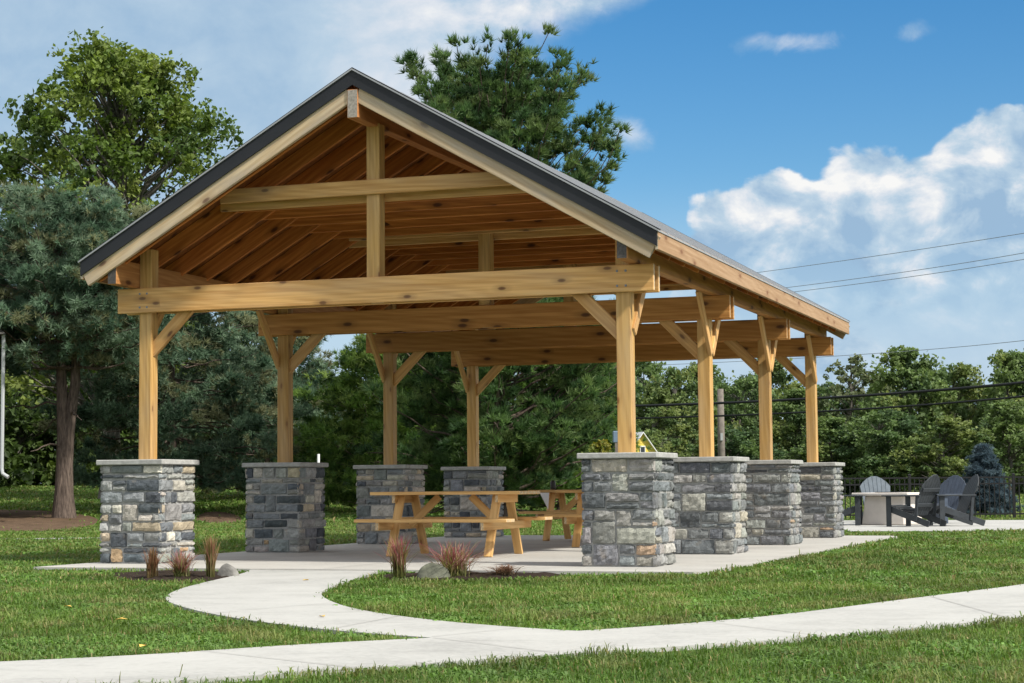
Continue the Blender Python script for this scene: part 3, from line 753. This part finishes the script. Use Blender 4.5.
# dark understorey trees behind the pines
dk = [(.045, .075, .020), (.070, .112, .028), (.032, .055, .018), (.12, .17, .04)]
protoD = None
for k, (x, Y, hh, sc) in enumerate([(20, 84, 6.2, 1.05), (95, 88, 7.4, 1.15), (150, 82, 5.2, .95), (215, 90, 6.6, 1.1), (275, 84, 5.0, .95), (330, 90, 5.4, 1.05), (405, 92, 5.8, 1.05), (-40, 80, 7.0, 1.1), (-10, 100, 6.4, 1.25), (50, 102, 7.0, 1.25), (120, 104, 6.6, 1.25), (185, 104, 6.8, 1.25), (250, 104, 6.6, 1.2), (310, 106, 6.0, 1.2)]):
    b = base_at(x, Y)
    lab = ['low dark leafy tree at the far left behind the forked pine', 'dark leafy tree between forked pine and front left pier', 'low dark leafy tree right behind the front left post', 'dark leafy tree in the gap between the first two left posts',
           'low dark leafy tree just behind second left stone pier', 'low dark tree in the gap right of the second left post', 'dark leafy tree behind the third left post', 'dark leafy tree by the white downspout at the left edge', 'farthest dark tree seen just right of the white downspout', 'farthest dark tree seen left of the forked pine trunk', 'farthest dark tree seen past the front left post', 'farthest dark tree seen right of the front left pier', 'farthest dark tree seen left of the second left post', 'farthest dark tree seen right of the second left post'][k]
    if protoD is None:
        T = protoD = broadleaf('leafy_tree', b, 6.2, 3.0, 51, lab, 'dark leafy trees behind the pines', 75, 130, .3, dk, [4, 4, 3, 1], bare=.02, shape=[(0, .95), (.3, 1), (.7, .75), (1, .3)], clump_r=.7)
    else:
        T = copy_tree(protoD); T['label'] = lab
    T.location = b; T.rotation_euler.z = k * 2.1; T.scale = (sc, sc, hh / 6.2)
# far trees on the right; leaf tints lightened and cooled to stand in for haze
far = [(.115, .172, .062), (.155, .22, .074), (.085, .135, .058), (.20, .245, .085)]
variants = []
spec = [(605, 120, 365, 0), (640, 132, 362, 1), (672, 118, 374, 2), (705, 130, 368, 0), (738, 122, 378, 1), (770, 136, 362, 2), (800, 118, 392, 0), (826, 128, 386, 1), (852, 112, 356, 3), (880, 126, 380, 2),
        (908, 108, 352, 0), (935, 122, 372, 1), (962, 110, 370, 2), (990, 128, 384, 1), (1015, 106, 356, 0), (1050, 116, 350, 2), (660, 100, 412, 2), (735, 96, 428, 1), (885, 92, 412, 1), (950, 90, 420, 2), (1010, 92, 405, 0), (835, 94, 420, 0), (1090, 112, 352, 1), (570, 126, 372, 2)]
farlab = ['round green far tree left of the front right post', 'broad far tree right of the front right post', 'mid green far tree left of the utility pole', 'far tree just behind the utility pole', 'far tree between the utility pole and third right post',
          'tall far tree behind third right post', 'shorter far tree between third and back right posts', 'far tree behind the back right post', 'thin lacy far tree just right of the back right post', 'dense far tree between the lacy tree and the tall round one',
          'tall round topped far tree right of the lacy tree', 'olive green far tree behind the upright chair backs', 'far tree left of the blue spruce', 'far tree behind the blue spruce', 'tall far tree at the right edge of the picture', 'far tree just beyond the right edge',
          'low bush right of the yellow house', 'low yellow green bush right of the utility pole', 'low tree behind the black fence above the fire table', 'low tree behind the black fence left of the spruce', 'low tree behind the black fence right of the spruce', 'low tree behind the back right stone pier',
          'far tree beyond the right edge, farther out', 'far tree behind the bright green pine']
H0 = 8.0
for k, (x, Y, yt, vi) in enumerate(spec):
    b = base_at(x, Y); hh = top_z(x, yt, Y) - b[2]
    while len(variants) <= vi: variants.append(None)
    if variants[vi] is None:
        if vi == 3:
            T = broadleaf('broadleaf_tree', b, H0, 2.4, 64, farlab[k], 'trees beyond the fence', 60, 60, .24, [(.13, .165, .08), (.17, .20, .10)], [1, 1], bare=.2, clump_r=.45)
        else:
            T = broadleaf('broadleaf_tree', b, H0, 3.1, 61 + vi, farlab[k], 'trees beyond the fence', 110, 160, .24, [far, [(.10, .16, .062), (.135, .20, .072), (.075, .125, .055)], [(.145, .195, .065), (.19, .235, .078), (.105, .16, .06)]][vi], None if vi == 0 else [1, 1, 1], bare=.03,
                          shape=[[(0, .8), (.3, 1), (.7, .8), (1, .25)], [(0, .9), (.25, 1), (.6, .9), (.85, .7), (1, .3)], [(0, .9), (.4, 1.05), (.75, .7), (1, .2)]][vi], clump_r=.7)
        variants[vi] = T
    else:
        T = copy_tree(variants[vi]); T['label'] = farlab[k]
    s = hh / H0; T.location = b; T.rotation_euler.z = k * 1.7 + .4; T.scale = (max(s, .75) * 1.05, max(s, .75) * 1.05, s)
# blue spruce by the fence
b = base_at(984, 47)
pine('blue_spruce', b, top_z(984, 446, 47) - b[2], .72, 71, 'small blue spruce standing just behind the black fence', None, 18, 11, 34, 16, .085, .010, [(.085, .125, .15), (.12, .165, .19), (.06, .09, .115)], droop=.12, rise=.1, bare=.02, tr_r=.02, cs=.05, shape=[(0, 1), (.5, .55), (1, .04)])
# a bright shrub left of the yellow house
b = base_at(604, 45)
broadleaf('shrub', b, top_z(604, 441, 45) - b[2], .55, 75, 'yellow green shrub left of the front right post', None, 26, 90, .10, [(.20, .19, .03), (.13, .16, .03)], [1, 1], bare=.05, clump_r=.22, cat='shrub')

# ------------------------------------------------------------------ picnic tables
def make_table(label):
    T = empty('picnic_table', (0, 0, 0), 0, label, 'picnic table', 'picnic tables under the roof')
    Lt = 1.86
    for nm, y0, n, z, bw in (('tabletop', 0, 5, .745, .14), ('bench', -.68, 2, .435, .135), ('bench', .68, 2, .435, .135)):
        mb = MB()
        for k in range(n):
            yc = y0 + (k - (n - 1) / 2) * (bw + .008)
            mb.box(-Lt / 2, Lt / 2, yc - bw / 2, yc + bw / 2, z - .038, z)
        mb.build(nm, MAT['table'], T, .004)
    for sx in (-1, 1):
        x = sx * .60
        for sy in (-1, 1):
            timber('leg', (x, sy * .53, 0), (x, sy * .20, .707), .04, .10, 'table', T, up=(1, 0, 0), bevel=.004)
        timber('cross_beam', (x + sx * .04, -.82, .352), (x + sx * .04, .82, .352), .04, .09, 'table', T, bevel=.004)
        timber('top_cleat', (x + sx * .04, -.34, .66), (x + sx * .04, .34, .66), .04, .09, 'table', T, bevel=.004)
        timber('brace', (x - sx * .03, 0, .345), (x - sx * .40, 0, .69), .04, .085, 'table', T, bevel=.004)
    return T
t1 = make_table('picnic table standing clear between the left piers and front right pier')
fa, fb = onz(386, 557, 0), onz(492, 557, 0)
ctr = (fa + fb) / 2; ctr = ctr + .53 * np.array([SY, CY, 0])
t1.location = tuple(ctr); t1.rotation_euler.z = -YAW
t2 = copy_tree(t1); t2['label'] = 'picnic table farther back, its right end hidden by the front right pier'
q = onz(546, 541, 0); t2.location = tuple(q + .53 * np.array([SY, CY, 0]) + .60 * np.array([CY, -SY, 0])); t2.rotation_euler.z = -YAW
t3 = copy_tree(t1); t3['label'] = 'picnic table almost wholly hidden behind the front right pier, one leg end showing'
q = onz(575.5, 547.5, 0); t3.location = tuple(q + .53 * np.array([SY, CY, 0]) + .60 * np.array([CY, -SY, 0])); t3.rotation_euler.z = -YAW
c2 = np.array(t2.location)
p = at(553, 489, c2[1]); 
tag(MB().lathe([(.036, 0), (.04, .01), (.04, .11), (.032, .125), (.03, .14)], (p[0], c2[1], .746), 16).build('tumbler', MAT['darkcan'], None, 0, True), 'dark tumbler standing on the farther picnic table', 'tumbler')
p = at(545, 497, c2[1] - .3)
ob = MB().add([(-.08, 0, .13), (.06, 0, .13), (.045, 0, -.12), (-.08, .012, .13), (.06, .012, .13), (.045, .012, -.12)], [(0, 2, 1), (3, 4, 5), (0, 1, 4, 3), (1, 2, 5, 4), (2, 0, 3, 5)]).build('paper_pennant', MAT['white'])
ob.location = (p[0], c2[1] - .36, .575); tag(ob, 'small white triangular paper hanging under the farther tabletop', 'pennant')

# ------------------------------------------------------------------ fire table and adirondack chairs
ft = onz(897, 525, -.02)
FT = empty('fire_table', (ft[0], ft[1] + .45, -.02), .95, 'pale square fire table with a flat top on the patio', 'fire table')
mb = MB(); mb.hexa([(-.46, -.46, 0), (.46, -.46, 0), (.46, .46, 0), (-.46, .46, 0), (-.40, -.40, .58), (.40, -.40, .58), (.40, .40, .58), (-.40, .40, .58)]); mb.build('base', MAT['pitcover'], FT, .02)
MB().box(-.60, .60, -.60, .60, .582, .64).build('table_top', MAT['pitcover'], FT, .012)
MB().box(-.25, .25, -.25, .25, .641, .655).build('burner_pan', MAT['black'], FT)
def make_chair(mat, label, loc, face):
    """adirondack chair: local +y is where the sitter faces"""
    T = empty('adirondack_chair', (*loc[:2], -.02), math.atan2(face[1], face[0]) - PI / 2, label, 'chair', 'adirondack chairs round the fire table')
    T.scale = (1.05, 1.05, 1.05); m = MAT[mat]
    mb = MB()   # seat slats, falling to the rear
    for k in range(6):
        y = .30 - k * .088; z = .37 - k * .030
        mb.bar((-.27, y, z), (.27, y, z), .08, .022, up=(0, .32, 1))
    mb.build('seat', m, T, .004)
    mb = MB()   # fan back, seven slats under a round top
    d = Vector((0, -.42, .91)).normalized(); o = Vector((0, -.16, .20)); nrm = Vector((0, .91, .42)).normalized()
    for k in range(7):
        s = (k - 3) / 3; x0, x1 = s * .215, s * .270; L = .82 - .15 * s * s
        P = []
        for nn in (-.010, .010):
            for (xx, ll) in ((x0 - .0345, 0), (x0 + .0345, 0), (x1 + .0435, L - .075 * (s + .16) if s > -.1 else L + .03 * -s), (x1 - .0435, L - .075 * (-s + .16) if s < .1 else L + .03 * s)):
                P.append(tuple(o + d * ll + nrm * nn + Vector((xx, 0, 0))))
        mb.hexa(P)
    mb.build('backrest', m, T, .005)
    for zz in (.22, .52):
        q = o + d * zz - nrm * .026
        MB().bar((-.28, q.y, q.z), (.28, q.y, q.z), .03, .07, up=tuple(d)).build('back_rail', m, T, .004)
    for sx in (-1, 1):
        MB().prism([(sx * .255, .40), (sx * .395, .40), (sx * .40, .30), (sx * .345, -.36), (sx * .285, -.36), (sx * .27, .1)][::sx], .545, .570).build('armrest', m, T, .006)
        MB().box(sx * .325 - .014, sx * .325 + .014, .24, .34, 0, .545).build('front_leg', m, T, .004)
        MB().bar((sx * .29, .33, .335), (sx * .29, -.52, .045), .028, .11).build('rear_leg', m, T, .004)
        MB().bar((sx * .315, -.26, .10), (sx * .315, -.30, .545), .024, .055, up=(0, 1, 0)).build('arm_support', m, T, .004)
    return T
cpos = [(912, 36.0, (-.72, .69), 'charcoal', 'charcoal adirondack chair with its back towards us, nearest the fire table'),
        (951, 36.3, (-1, -.12), 'charcoal', 'charcoal adirondack chair seen from the side, outermost on the right'),
        (941, 38.8, (-.72, -.62), 'bluechair', 'slate blue adirondack chair half hidden between the two charcoal ones'),
        (879.5, 40.2, (.02, -1), 'greychair', 'grey adirondack chair behind the fire table, only its back showing'),
        (843, 37.6, (1, -.25), 'charcoal', 'charcoal adirondack chair partly hidden behind the back right pier')]
for x, Y, fc, m, lab in cpos:
    make_chair(m, lab, at(x, 500, Y), fc)

# ------------------------------------------------------------------ fence
fz = LZ; FY = 43.5
fx0, fx1 = at(806, 500, FY)[0], at(1130, 500, FY)[0]
FE = empty('metal_fence', (fx0, FY, fz), 0, 'black metal picket fence behind the chairs and fire table', 'fence')
FL = fx1 - fx0; n = int(FL / 2.4)
for k in range(n + 1):
    MB().box(k * 2.4 - .03, k * 2.4 + .03, -.03, .03, -.1, 1.02).lathe([(.042, 1.02), (.042, 1.035), (.0, 1.06)], (k * 2.4, 0, 0), 8).build('fence_post', MAT['black'], FE)
for z in (.10, .80, .945):
    MB().box(-.03, n * 2.4 + .03, -.018, .018, z, z + .035).build('fence_rail', MAT['black'], FE)
mb = MB(); x = .10
while x < n * 2.4:
    mb.box(x - .011, x + .011, -.009, .011, .04, .965); x += .115
mb.build('pickets', MAT['black'], FE)

# ------------------------------------------------------------------ yellow house, blue grey box, house at the left edge
b = base_at(643, 95)
HY = empty('yellow_house', b, .25, 'small yellow gabled house beyond the front right stone pier', 'house')
zt = top_z(644, 431, 95) - b[2]; s = zt
mb = MB(); hw_ = .88; ez = s - 1.25
mb.add([(-hw_, 0, 0), (hw_, 0, 0), (hw_, 0, ez), (0, 0, s - .12), (-hw_, 0, ez), (-hw_, 5, 0), (hw_, 5, 0), (hw_, 5, ez), (0, 5, s - .12), (-hw_, 5, ez)],
       [(0, 1, 2, 3, 4), (9, 8, 7, 6, 5), (0, 5, 6, 1), (1, 6, 7, 2), (2, 7, 8, 3), (3, 8, 9, 4), (4, 9, 5, 0)]); mb.build('wall', MAT['yellow'], HY)
rf = MB()
for sg in (-1, 1):
    P = [(0, -.2, s - .10), (sg * (hw_ + .15), -.2, ez - .28), (sg * (hw_ + .15), 5.1, ez - .28), (0, 5.1, s - .10)]
    P = P + [(x, y, z + .06) for x, y, z in P]
    if sg < 0: P = P[:4][::-1] + P[4:][::-1]
    rf.hexa(P)
rf.build('roof', MAT['white'], HY)
wn = MB().box(-.14, .14, -.05, -.01, s - 1.25, s - .75).build('window', MAT['white'], HY); MB().box(-.10, .10, -.07, -.055, s - 1.2, s - .8).build('pane', MAT['glass'], wn)
p = at(616.5, 431, 44); z1 = p[2]; gz0 = float(ground_z(p[0], 44))
SB = empty('pole_box', (p[0], 44, gz0), 0, 'small blue grey box on a post just left of the front right post', 'box')
MB().box(-.09, .09, -.05, .05, z1 - gz0 - .28, z1 - gz0).build('box_body', MAT['bluegrey'], SB, .02); MB().box(-.04, .04, -.04, .04, 0, z1 - gz0 - .27).build('support_post', MAT['pole'], SB)
p = at(4.0, 478, 50); 
MAT['gutter'] = simple('grey white gutter', (0.42, 0.44, 0.45), .5)
HL = empty('house', (p[0], 50, float(ground_z(p[0], 50))), math.radians(20), 'house with a white corner downspout at the left edge', 'house')
HLg = float(ground_z(p[0], 50)); zb = p[2] - HLg
MB().box(-9, -.16, .1, 8, -.2, 5.2).build('wall', MAT['siding'], HL)
mb = MB(); mb.add([(-9.4, -.3, 5.0), (-.02, -.3, 5.0), (-.02, 8.4, 5.0), (-9.4, 8.4, 5.0), (-7, 4, 7.4), (-2, 4, 7.4)], [(3, 2, 1, 0), (0, 1, 5, 4), (1, 2, 5), (2, 3, 4, 5), (3, 0, 4)]); mb.build('roof', MAT['shingle'], HL)
MB().tube([(-.06, 0, 5.0), (-.06, 0, zb + .25), (-.04, -.02, zb + .12), (.10, -.12, zb + .02)], .05, 8).build('downspout', MAT['gutter'], HL)
wn = MB().box(-4, -2.4, .05, .12, 1.2, 2.7).build('window', MAT['white'], HL); MB().box(-3.92, -2.48, .03, .045, 1.28, 2.62).build('pane', MAT['glass'], wn)
# white marker stake behind the second left pier
p = base_at(318.5, 40); zt = top_z(318.5, 454, 40)
tag(MB().tube([(p[0], p[1], p[2]), (p[0], p[1], zt)], .028, 8).build('marker_stake', MAT['white']), 'thin white stake showing over the second left pier', 'stake')

# ------------------------------------------------------------------ utility pole and wires
p = base_at(722, 78); zt = top_z(721, 389, 78)
UPo = empty('utility_pole', p, 0, 'weathered wooden utility pole between second and third right posts', 'pole')
MB().tube([(0, 0, -.2), (0, 0, (zt - p[2]) * .5), (0, 0, zt - p[2])], [.17, .15, .13], 12).build('shaft', MAT['pole'], UPo, 0, True)
MB().box(-.05, .05, -.22, -.12, (zt - p[2]) * .55, (zt - p[2]) * .55 + .3).build('junction_box', MAT['siding'], UPo)
def wire(px, Ys, rad, mat, label, name='power_line'):
    P = np.array([at(x, y, Y) for (x, y), Y in zip(px, Ys)]); t = np.arange(len(P)); tt = np.linspace(0, len(P) - 1, 60)
    co = [np.polyfit(t, P[:, k], min(2, len(P) - 1)) for k in range(3)]
    Q = np.stack([np.polyval(c, tt) for c in co], -1)
    tag(MB().tube(Q, rad, 6).build(name, MAT[mat], None, 0, True), label, 'cable', 'overhead cables')
wire([(520, 408.5), (700, 403.5), (860, 396.5), (1024, 381.5), (1200, 361)], [84, 77, 71, 65, 58], .058, 'cable', 'thick black overhead cable, higher of the two in front of the far trees')
wire([(520, 420), (700, 417), (860, 409.5), (1024, 395), (1200, 375)], [84, 77, 71, 65, 58], .042, 'cable', 'thick black overhead cable, lower of the two in front of the far trees')
wire([(640, 288), (767, 270.5), (900, 253), (1024, 233), (1200, 203)], [92, 84, 76, 68, 57], .013, 'wire', 'thin overhead wire crossing the cloud, uppermost of all')
wire([(640, 304), (800, 286), (920, 270), (1024, 251), (1200, 218)], [92, 83, 75, 68, 57], .013, 'wire', 'thin overhead wire crossing the cloud, second from the top')
wire([(640, 309), (800, 290.5), (920, 276), (1024, 258), (1200, 226)], [92, 83, 75, 68, 57], .013, 'wire', 'thin overhead wire crossing the cloud, third from the top')
wire([(640, 366), (850, 355.5), (940, 348), (1024, 338), (1200, 315)], [92, 83, 75, 68, 57], .013, 'wire', 'thin overhead wire just above the far tree tops')

# ------------------------------------------------------------------ ornamental grasses and rocks in the beds
def tuft_plant(x, y, hpx, wpx, seed, label, cols, n=150, lean=0.35, wd_=.0045, arch=.0, nm='ornamental_grass'):
    g = onz(x, y, LZ + .02); Y = g[1]; h = hpx * Y / F_PX; w = wpx * Y / F_PX; r = np.random.default_rng(seed)
    az = r.random(n) * 2 * PI; ln = np.abs(r.normal(0, 1, n)) * lean; H = h * r.uniform(.55, 1.05, n); V = []; T = []; F = []; m = 6
    bx, by = r.normal(0, w * .10, (2, n))
    for k in range(n):
        t = np.linspace(0, 1, m); rad = w * .5 * ln[k] * t ** 1.6; z = H[k] * (t - arch * t ** 2.2)
        px, py = bx[k] + np.cos(az[k]) * rad, by[k] + np.sin(az[k]) * rad; s = az[k] + PI / 2 + r.normal(0, .5)
        ww = wd_ * (1 - t ** 2) * r.uniform(.6, 1.3) + .0008
        A = np.stack([px - np.cos(s) * ww, py - np.sin(s) * ww, z], -1); B = np.stack([px + np.cos(s) * ww, py + np.sin(s) * ww, z], -1)
        i0 = k * m * 2; V += [A, B]; F += [(i0 + j, i0 + m + j, i0 + m + j + 1, i0 + j + 1) for j in range(m - 1)]
        c0, c1 = np.array(cols[0]), np.array(cols[1 + r.integers(0, len(cols) - 1)]); q = np.clip(t * 1.7 - .25 + r.normal(0, .15), 0, 1)[:, None]
        c = (c0 * (1 - q) + c1 * q) * r.uniform(.75, 1.25); T += [c, c]
    o = mesh_np(nm, np.concatenate(V), np.array(F), MAT['blade'], None, np.concatenate(T)); o.location = tuple(g)
    return tag(o, label, 'plant', 'ornamental grasses by the piers')
red = [(.13, .15, .045), (.34, .10, .12), (.26, .07, .09), (.45, .25, .23), (.36, .28, .14), (.20, .18, .06)]
tan = [(.12, .12, .04), (.33, .22, .12), (.28, .12, .09), (.20, .17, .06)]
tuft_plant(153, 578, 34, 17, 1, 'short reddish brown grass clump, leftmost by the front left pier', [(.13, .10, .04), (.24, .11, .07), (.2, .13, .06), (.3, .17, .1)], 190, .8, arch=.12)
tuft_plant(181, 578, 32, 30, 2, 'short spreading red grass clump in the middle of the left bed', red, 200, .95, arch=.15)
tuft_plant(211, 578, 45, 15, 3, 'tall upright reddish grass clump beside the grey rock', tan, 230, .75, arch=.08)
tuft_plant(399, 577, 46, 26, 4, 'tall red and green grass clump at the left end of the right bed', red, 240, .85, arch=.1)
tuft_plant(454, 577, 40, 62, 5, 'wide spreading pink red grass clump behind the mossy rock', red, 300, .95, arch=.12)
tuft_plant(504, 576, 20, 46, 6, 'low dried brown grass clump at the right end of the bed', [(.14, .10, .06), (.24, .15, .10), (.2, .11, .08)], 170, .9, arch=.45)
def rock(x, y, wpx, hpx, seed, mat, label):
    g = onz(x, y, LZ); s = g[1] / F_PX; bm = bmesh.new(); bmesh.ops.create_icosphere(bm, subdivisions=4, radius=1); r = np.random.default_rng(seed)
    dirs = r.normal(size=(14, 3)); dirs /= np.linalg.norm(dirs, axis=1)[:, None]; cut = r.uniform(.62, .95, 14)
    for v in bm.verts:
        p = np.array(v.co)
        for d, c in zip(dirs, cut):
            k = p @ d
            if k > c: p = p - d * (k - c) * .8
        v.co = Vector(p * np.array([wpx * s / 2, wpx * s * .42, hpx * s * .95])) 
    me = bpy.data.meshes.new('rock'); bm.to_mesh(me); bm.free(); me.materials.append(MAT[mat])
    o = link(bpy.data.objects.new('rock', me)); o.location = (g[0], g[1], LZ - .02); tag(o, label, 'rock', 'rocks in the beds')
    me.polygons.foreach_set('use_smooth', np.full(len(me.polygons), True))
rock(229, 578, 27, 18, 1, 'rock', 'rounded grey rock right of the tall reddish grass')
rock(434, 580, 36, 22, 2, 'rockmoss', 'dark mossy rock in front of the pink grass')
for k, (x, y) in enumerate([(121, 620), (143, 647), (68, 607), (306, 580.5), (322, 617)]):
    g = onz(x, y, PZ if k > 2 else LZ + .045)
    o = MB().add([(-.035, 0, .004), (0, -.02, .012), (.04, 0, .006), (0, .022, .014)], [(0, 1, 2, 3)]).build('fallen_leaf', MAT['fallen'])
    so = o.modifiers.new('thick', 'SOLIDIFY'); so.thickness = .001
    o.location = tuple(g); o.rotation_euler = (0, 0, k * 1.3)
    tag(o, ['yellow fallen leaf on the lawn left of the curved path', 'yellow fallen leaf on the lawn edge above the near path', 'yellow fallen leaf on the far left of the lawn', 'small fallen leaf on the path by the slab', 'small fallen leaf on the curve of the path'][k], 'leaf', 'fallen leaves')

# ------------------------------------------------------------------ sun and sky
SUN_EL, sun_h = math.radians(46), np.array([.80, -.60])
sd = np.array([sun_h[0] * math.cos(SUN_EL), sun_h[1] * math.cos(SUN_EL), math.sin(SUN_EL)])
L = bpy.data.lights.new('sun', 'SUN'); L.energy = 3.7; L.angle = math.radians(3); L.color = (1, .95, .86)
lo = link(bpy.data.objects.new('sun', L)); lo.rotation_euler = Vector(sd).to_track_quat('Z', 'Y').to_euler()
W = bpy.data.worlds.new('World'); scene.world = W; W.use_nodes = True; nt = W.node_tree
bg = nt.nodes['Background']; bg.inputs['Strength'].default_value = .15
sky = nd(nt, 'ShaderNodeTexSky', sky_type='NISHITA'); sky.sun_disc = False; sky.sun_elevation = SUN_EL; sky.sun_rotation = math.atan2(sun_h[0], sun_h[1]); sky.air_density = 1.0; sky.dust_density = .4; sky.ozone_density = 2.0
tc = nd(nt, 'ShaderNodeTexCoord'); se = nd(nt, 'ShaderNodeSeparateXYZ'); nt.links.new(tc.outputs['Generated'], se.inputs[0])
a = mth(nt, 'ARCTAN2', se.outputs[0], se.outputs[1]); e = mth(nt, 'ARCSINE', se.outputs[2])
A_ = lambda px: (px - 512) / F_PX
E_ = lambda py: (487 - py) / F_PX
cv = nd(nt, 'ShaderNodeCombineXYZ'); nt.links.new(a, cv.inputs[0]); nt.links.new(mth(nt, 'MULTIPLY', e, 1.35), cv.inputs[1])
def fbm(scale, detail=8, rough=.58, off=(0, 0, 0), dist=0.0):
    m_ = nd(nt, 'ShaderNodeMapping'); m_.inputs['Location'].default_value = off; nt.links.new(cv.outputs[0], m_.inputs['Vector'])
    n_ = nd(nt, 'ShaderNodeTexNoise', Scale=scale, Detail=detail, Roughness=rough, Distortion=dist); nt.links.new(m_.outputs[0], n_.inputs['Vector']); return n_.outputs['Fac']
def maprange(x, a0, a1, b0=0., b1=1., smooth=True):
    n_ = nd(nt, 'ShaderNodeMapRange', interpolation_type='SMOOTHSTEP' if smooth else 'LINEAR'); nt.links.new(x, n_.inputs[0])
    for i_, v_ in enumerate((a0, a1, b0, b1)): n_.inputs[i_ + 1].default_value = v_
    return n_.outputs[0]
def blob(px, py, sx, sy):
    x = mth(nt, 'MULTIPLY', mth(nt, 'SUBTRACT', a, A_(px)), F_PX / sx); y = mth(nt, 'MULTIPLY', mth(nt, 'SUBTRACT', e, E_(py)), F_PX / sy)
    return mth(nt, 'EXPONENT', mth(nt, 'MULTIPLY', mth(nt, 'ADD', mth(nt, 'MULTIPLY', x, x), mth(nt, 'MULTIPLY', y, y)), -1.0))
n_big = fbm(9, 9, .58, (3.1, 1.7, 0), .2); n_det = fbm(26, 8, .6, (1.3, .2, 0), .3); n_sh = fbm(26, 8, .6, (1.3 - .012, .2 - .012, 0), .3)
# the cumulus bank on the right: its top line follows the azimuth
an = maprange(a, A_(640), A_(1040), 0, 1, False)
tops = [(630, 330), (664, 270), (690, 196), (722, 154), (780, 138), (850, 136), (895, 128), (930, 126), (955, 104), (1000, 94), (1040, 92)]
topc = ramp(nt, an, [((x - 640) / 400, (330 - y) / 240) for x, y in [(640, 318)] + tops[1:]])
tope = maprange(topc, 0, 1, E_(330), E_(90), False)
vor = nd(nt, 'ShaderNodeTexVoronoi', feature='SMOOTH_F1', Scale=30.0, Smoothness=.6); vor.inputs['Detail'].default_value = 2.0; nt.links.new(cv.outputs[0], vor.inputs['Vector'])
puff = mth(nt, 'SUBTRACT', .42, vor.outputs['Distance'])
hh = mth(nt, 'ADD', mth(nt, 'MULTIPLY', mth(nt, 'SUBTRACT', tope, e), 36.0), mth(nt, 'ADD', mth(nt, 'MULTIPLY', mth(nt, 'SUBTRACT', n_det, .5), .9), mth(nt, 'MULTIPLY', puff, 1.0)))
d_c = maprange(hh, .0, .22)
low = maprange(e, E_(350), E_(225), .16, 1.0)
d_c = mth(nt, 'MULTIPLY', d_c, mth(nt, 'MAXIMUM', low, maprange(n_big, .5, .62)))
# the thin grey sheet on the left, its edge drifting off to the right along the top
f_l = mth(nt, 'ADD', mth(nt, 'ADD', blob(60, 120, 330, 230), mth(nt, 'MULTIPLY', blob(380, 30, 130, 110), .75)), mth(nt, 'MULTIPLY', blob(520, -14, 150, 34), .95))
f_l = mth(nt, 'ADD', f_l, mth(nt, 'MULTIPLY', mth(nt, 'SUBTRACT', n_big, .5), 1.1))
f_l = mth(nt, 'ADD', f_l, mth(nt, 'MULTIPLY', mth(nt, 'SUBTRACT', n_det, .5), .3))
d_l = mth(nt, 'MULTIPLY', maprange(f_l, .22, .75), .93)
# wisps
wz = mth(nt, 'ADD', mth(nt, 'ADD', blob(795, 52, 60, 13), mth(nt, 'MULTIPLY', blob(912, 48, 22, 12), .9)), mth(nt, 'ADD', mth(nt, 'MULTIPLY', blob(1015, 0, 42, 20), 1.6), mth(nt, 'MULTIPLY', blob(630, 135, 34, 22), 1.1)))
d_w = mth(nt, 'MULTIPLY', maprange(mth(nt, 'ADD', mth(nt, 'MULTIPLY', wz, .55), mth(nt, 'MULTIPLY', mth(nt, 'SUBTRACT', fbm(34, 7, .6, (7, 2, 0), .5), .5), 1.1)), .22, .70), .55)
# broken cloud added over the unseen dome, whiter than in view, to fill shade
out = mth(nt, 'MAXIMUM', maprange(mth(nt, 'ABSOLUTE', a), .32, .5), maprange(e, .27, .38))
d_o = mth(nt, 'MULTIPLY', mth(nt, 'MULTIPLY', maprange(fbm(2.2, 8, .55, (5, 9, 0)), .38, .52), out), .9)
d_b = mth(nt, 'MULTIPLY', maprange(e, .10, -.01), .0)
dens = mth(nt, 'MAXIMUM', mth(nt, 'MAXIMUM', d_c, d_l), d_w)
lit = mth(nt, 'MULTIPLY', mth(nt, 'MULTIPLY', mth(nt, 'SUBTRACT', n_det, n_sh), 2.6), maprange(a, A_(330), A_(620), .25, 1.0))
bright = mth(nt, 'ADD', mth(nt, 'ADD', .66, mth(nt, 'MULTIPLY', lit, .9)), mth(nt, 'MULTIPLY', mth(nt, 'MULTIPLY', puff, .75), maprange(a, A_(330), A_(620), .15, 1.0)))
n_pat = fbm(15, 5, .5, (2.2, 8.1, 0), .1)
edge = mth(nt, 'ADD', maprange(hh, .15, 1.9, .30, -.16), mth(nt, 'MULTIPLY', mth(nt, 'SUBTRACT', n_pat, .5), 2.3))
bright = mth(nt, 'ADD', bright, mth(nt, 'MULTIPLY', edge, maprange(a, A_(620), A_(700))))
wl = maprange(a, A_(250), A_(420), -.38, .12)
bright = mth(nt, 'ADD', bright, mth(nt, 'MULTIPLY', wl, maprange(a, A_(640), A_(560))), None, True)
ccol = ramp(nt, bright, [(0.0, (1.4, 2.1, 2.9)), (.45, (2.15, 2.75, 3.3)), (.75, (3.2, 3.4, 3.65)), (1.0, (4.0, 4.0, 3.95))])
hs = nd(nt, 'ShaderNodeHueSaturation', Saturation=1.45, Value=.55); nt.links.new(sky.outputs[0], hs.inputs['Color'])
skyc = mix(nt, mth(nt, 'MULTIPLY', maprange(e, E_(170), E_(380)), .78), hs.outputs[0], (2.15, 2.7, 3.45))
nt.links.new(mix(nt, d_o, mix(nt, dens, skyc, ccol), (5.2, 5.1, 4.9)), bg.inputs['Color'])
scene.view_settings.view_transform = 'Standard'; scene.view_settings.look = 'None'; scene.view_settings.gamma = 1; scene.view_settings.exposure = .65
scene.cycles.max_bounces = 8; scene.cycles.diffuse_bounces = 4; scene.cycles.transparent_max_bounces = 8
scene.cycles.use_denoising = True
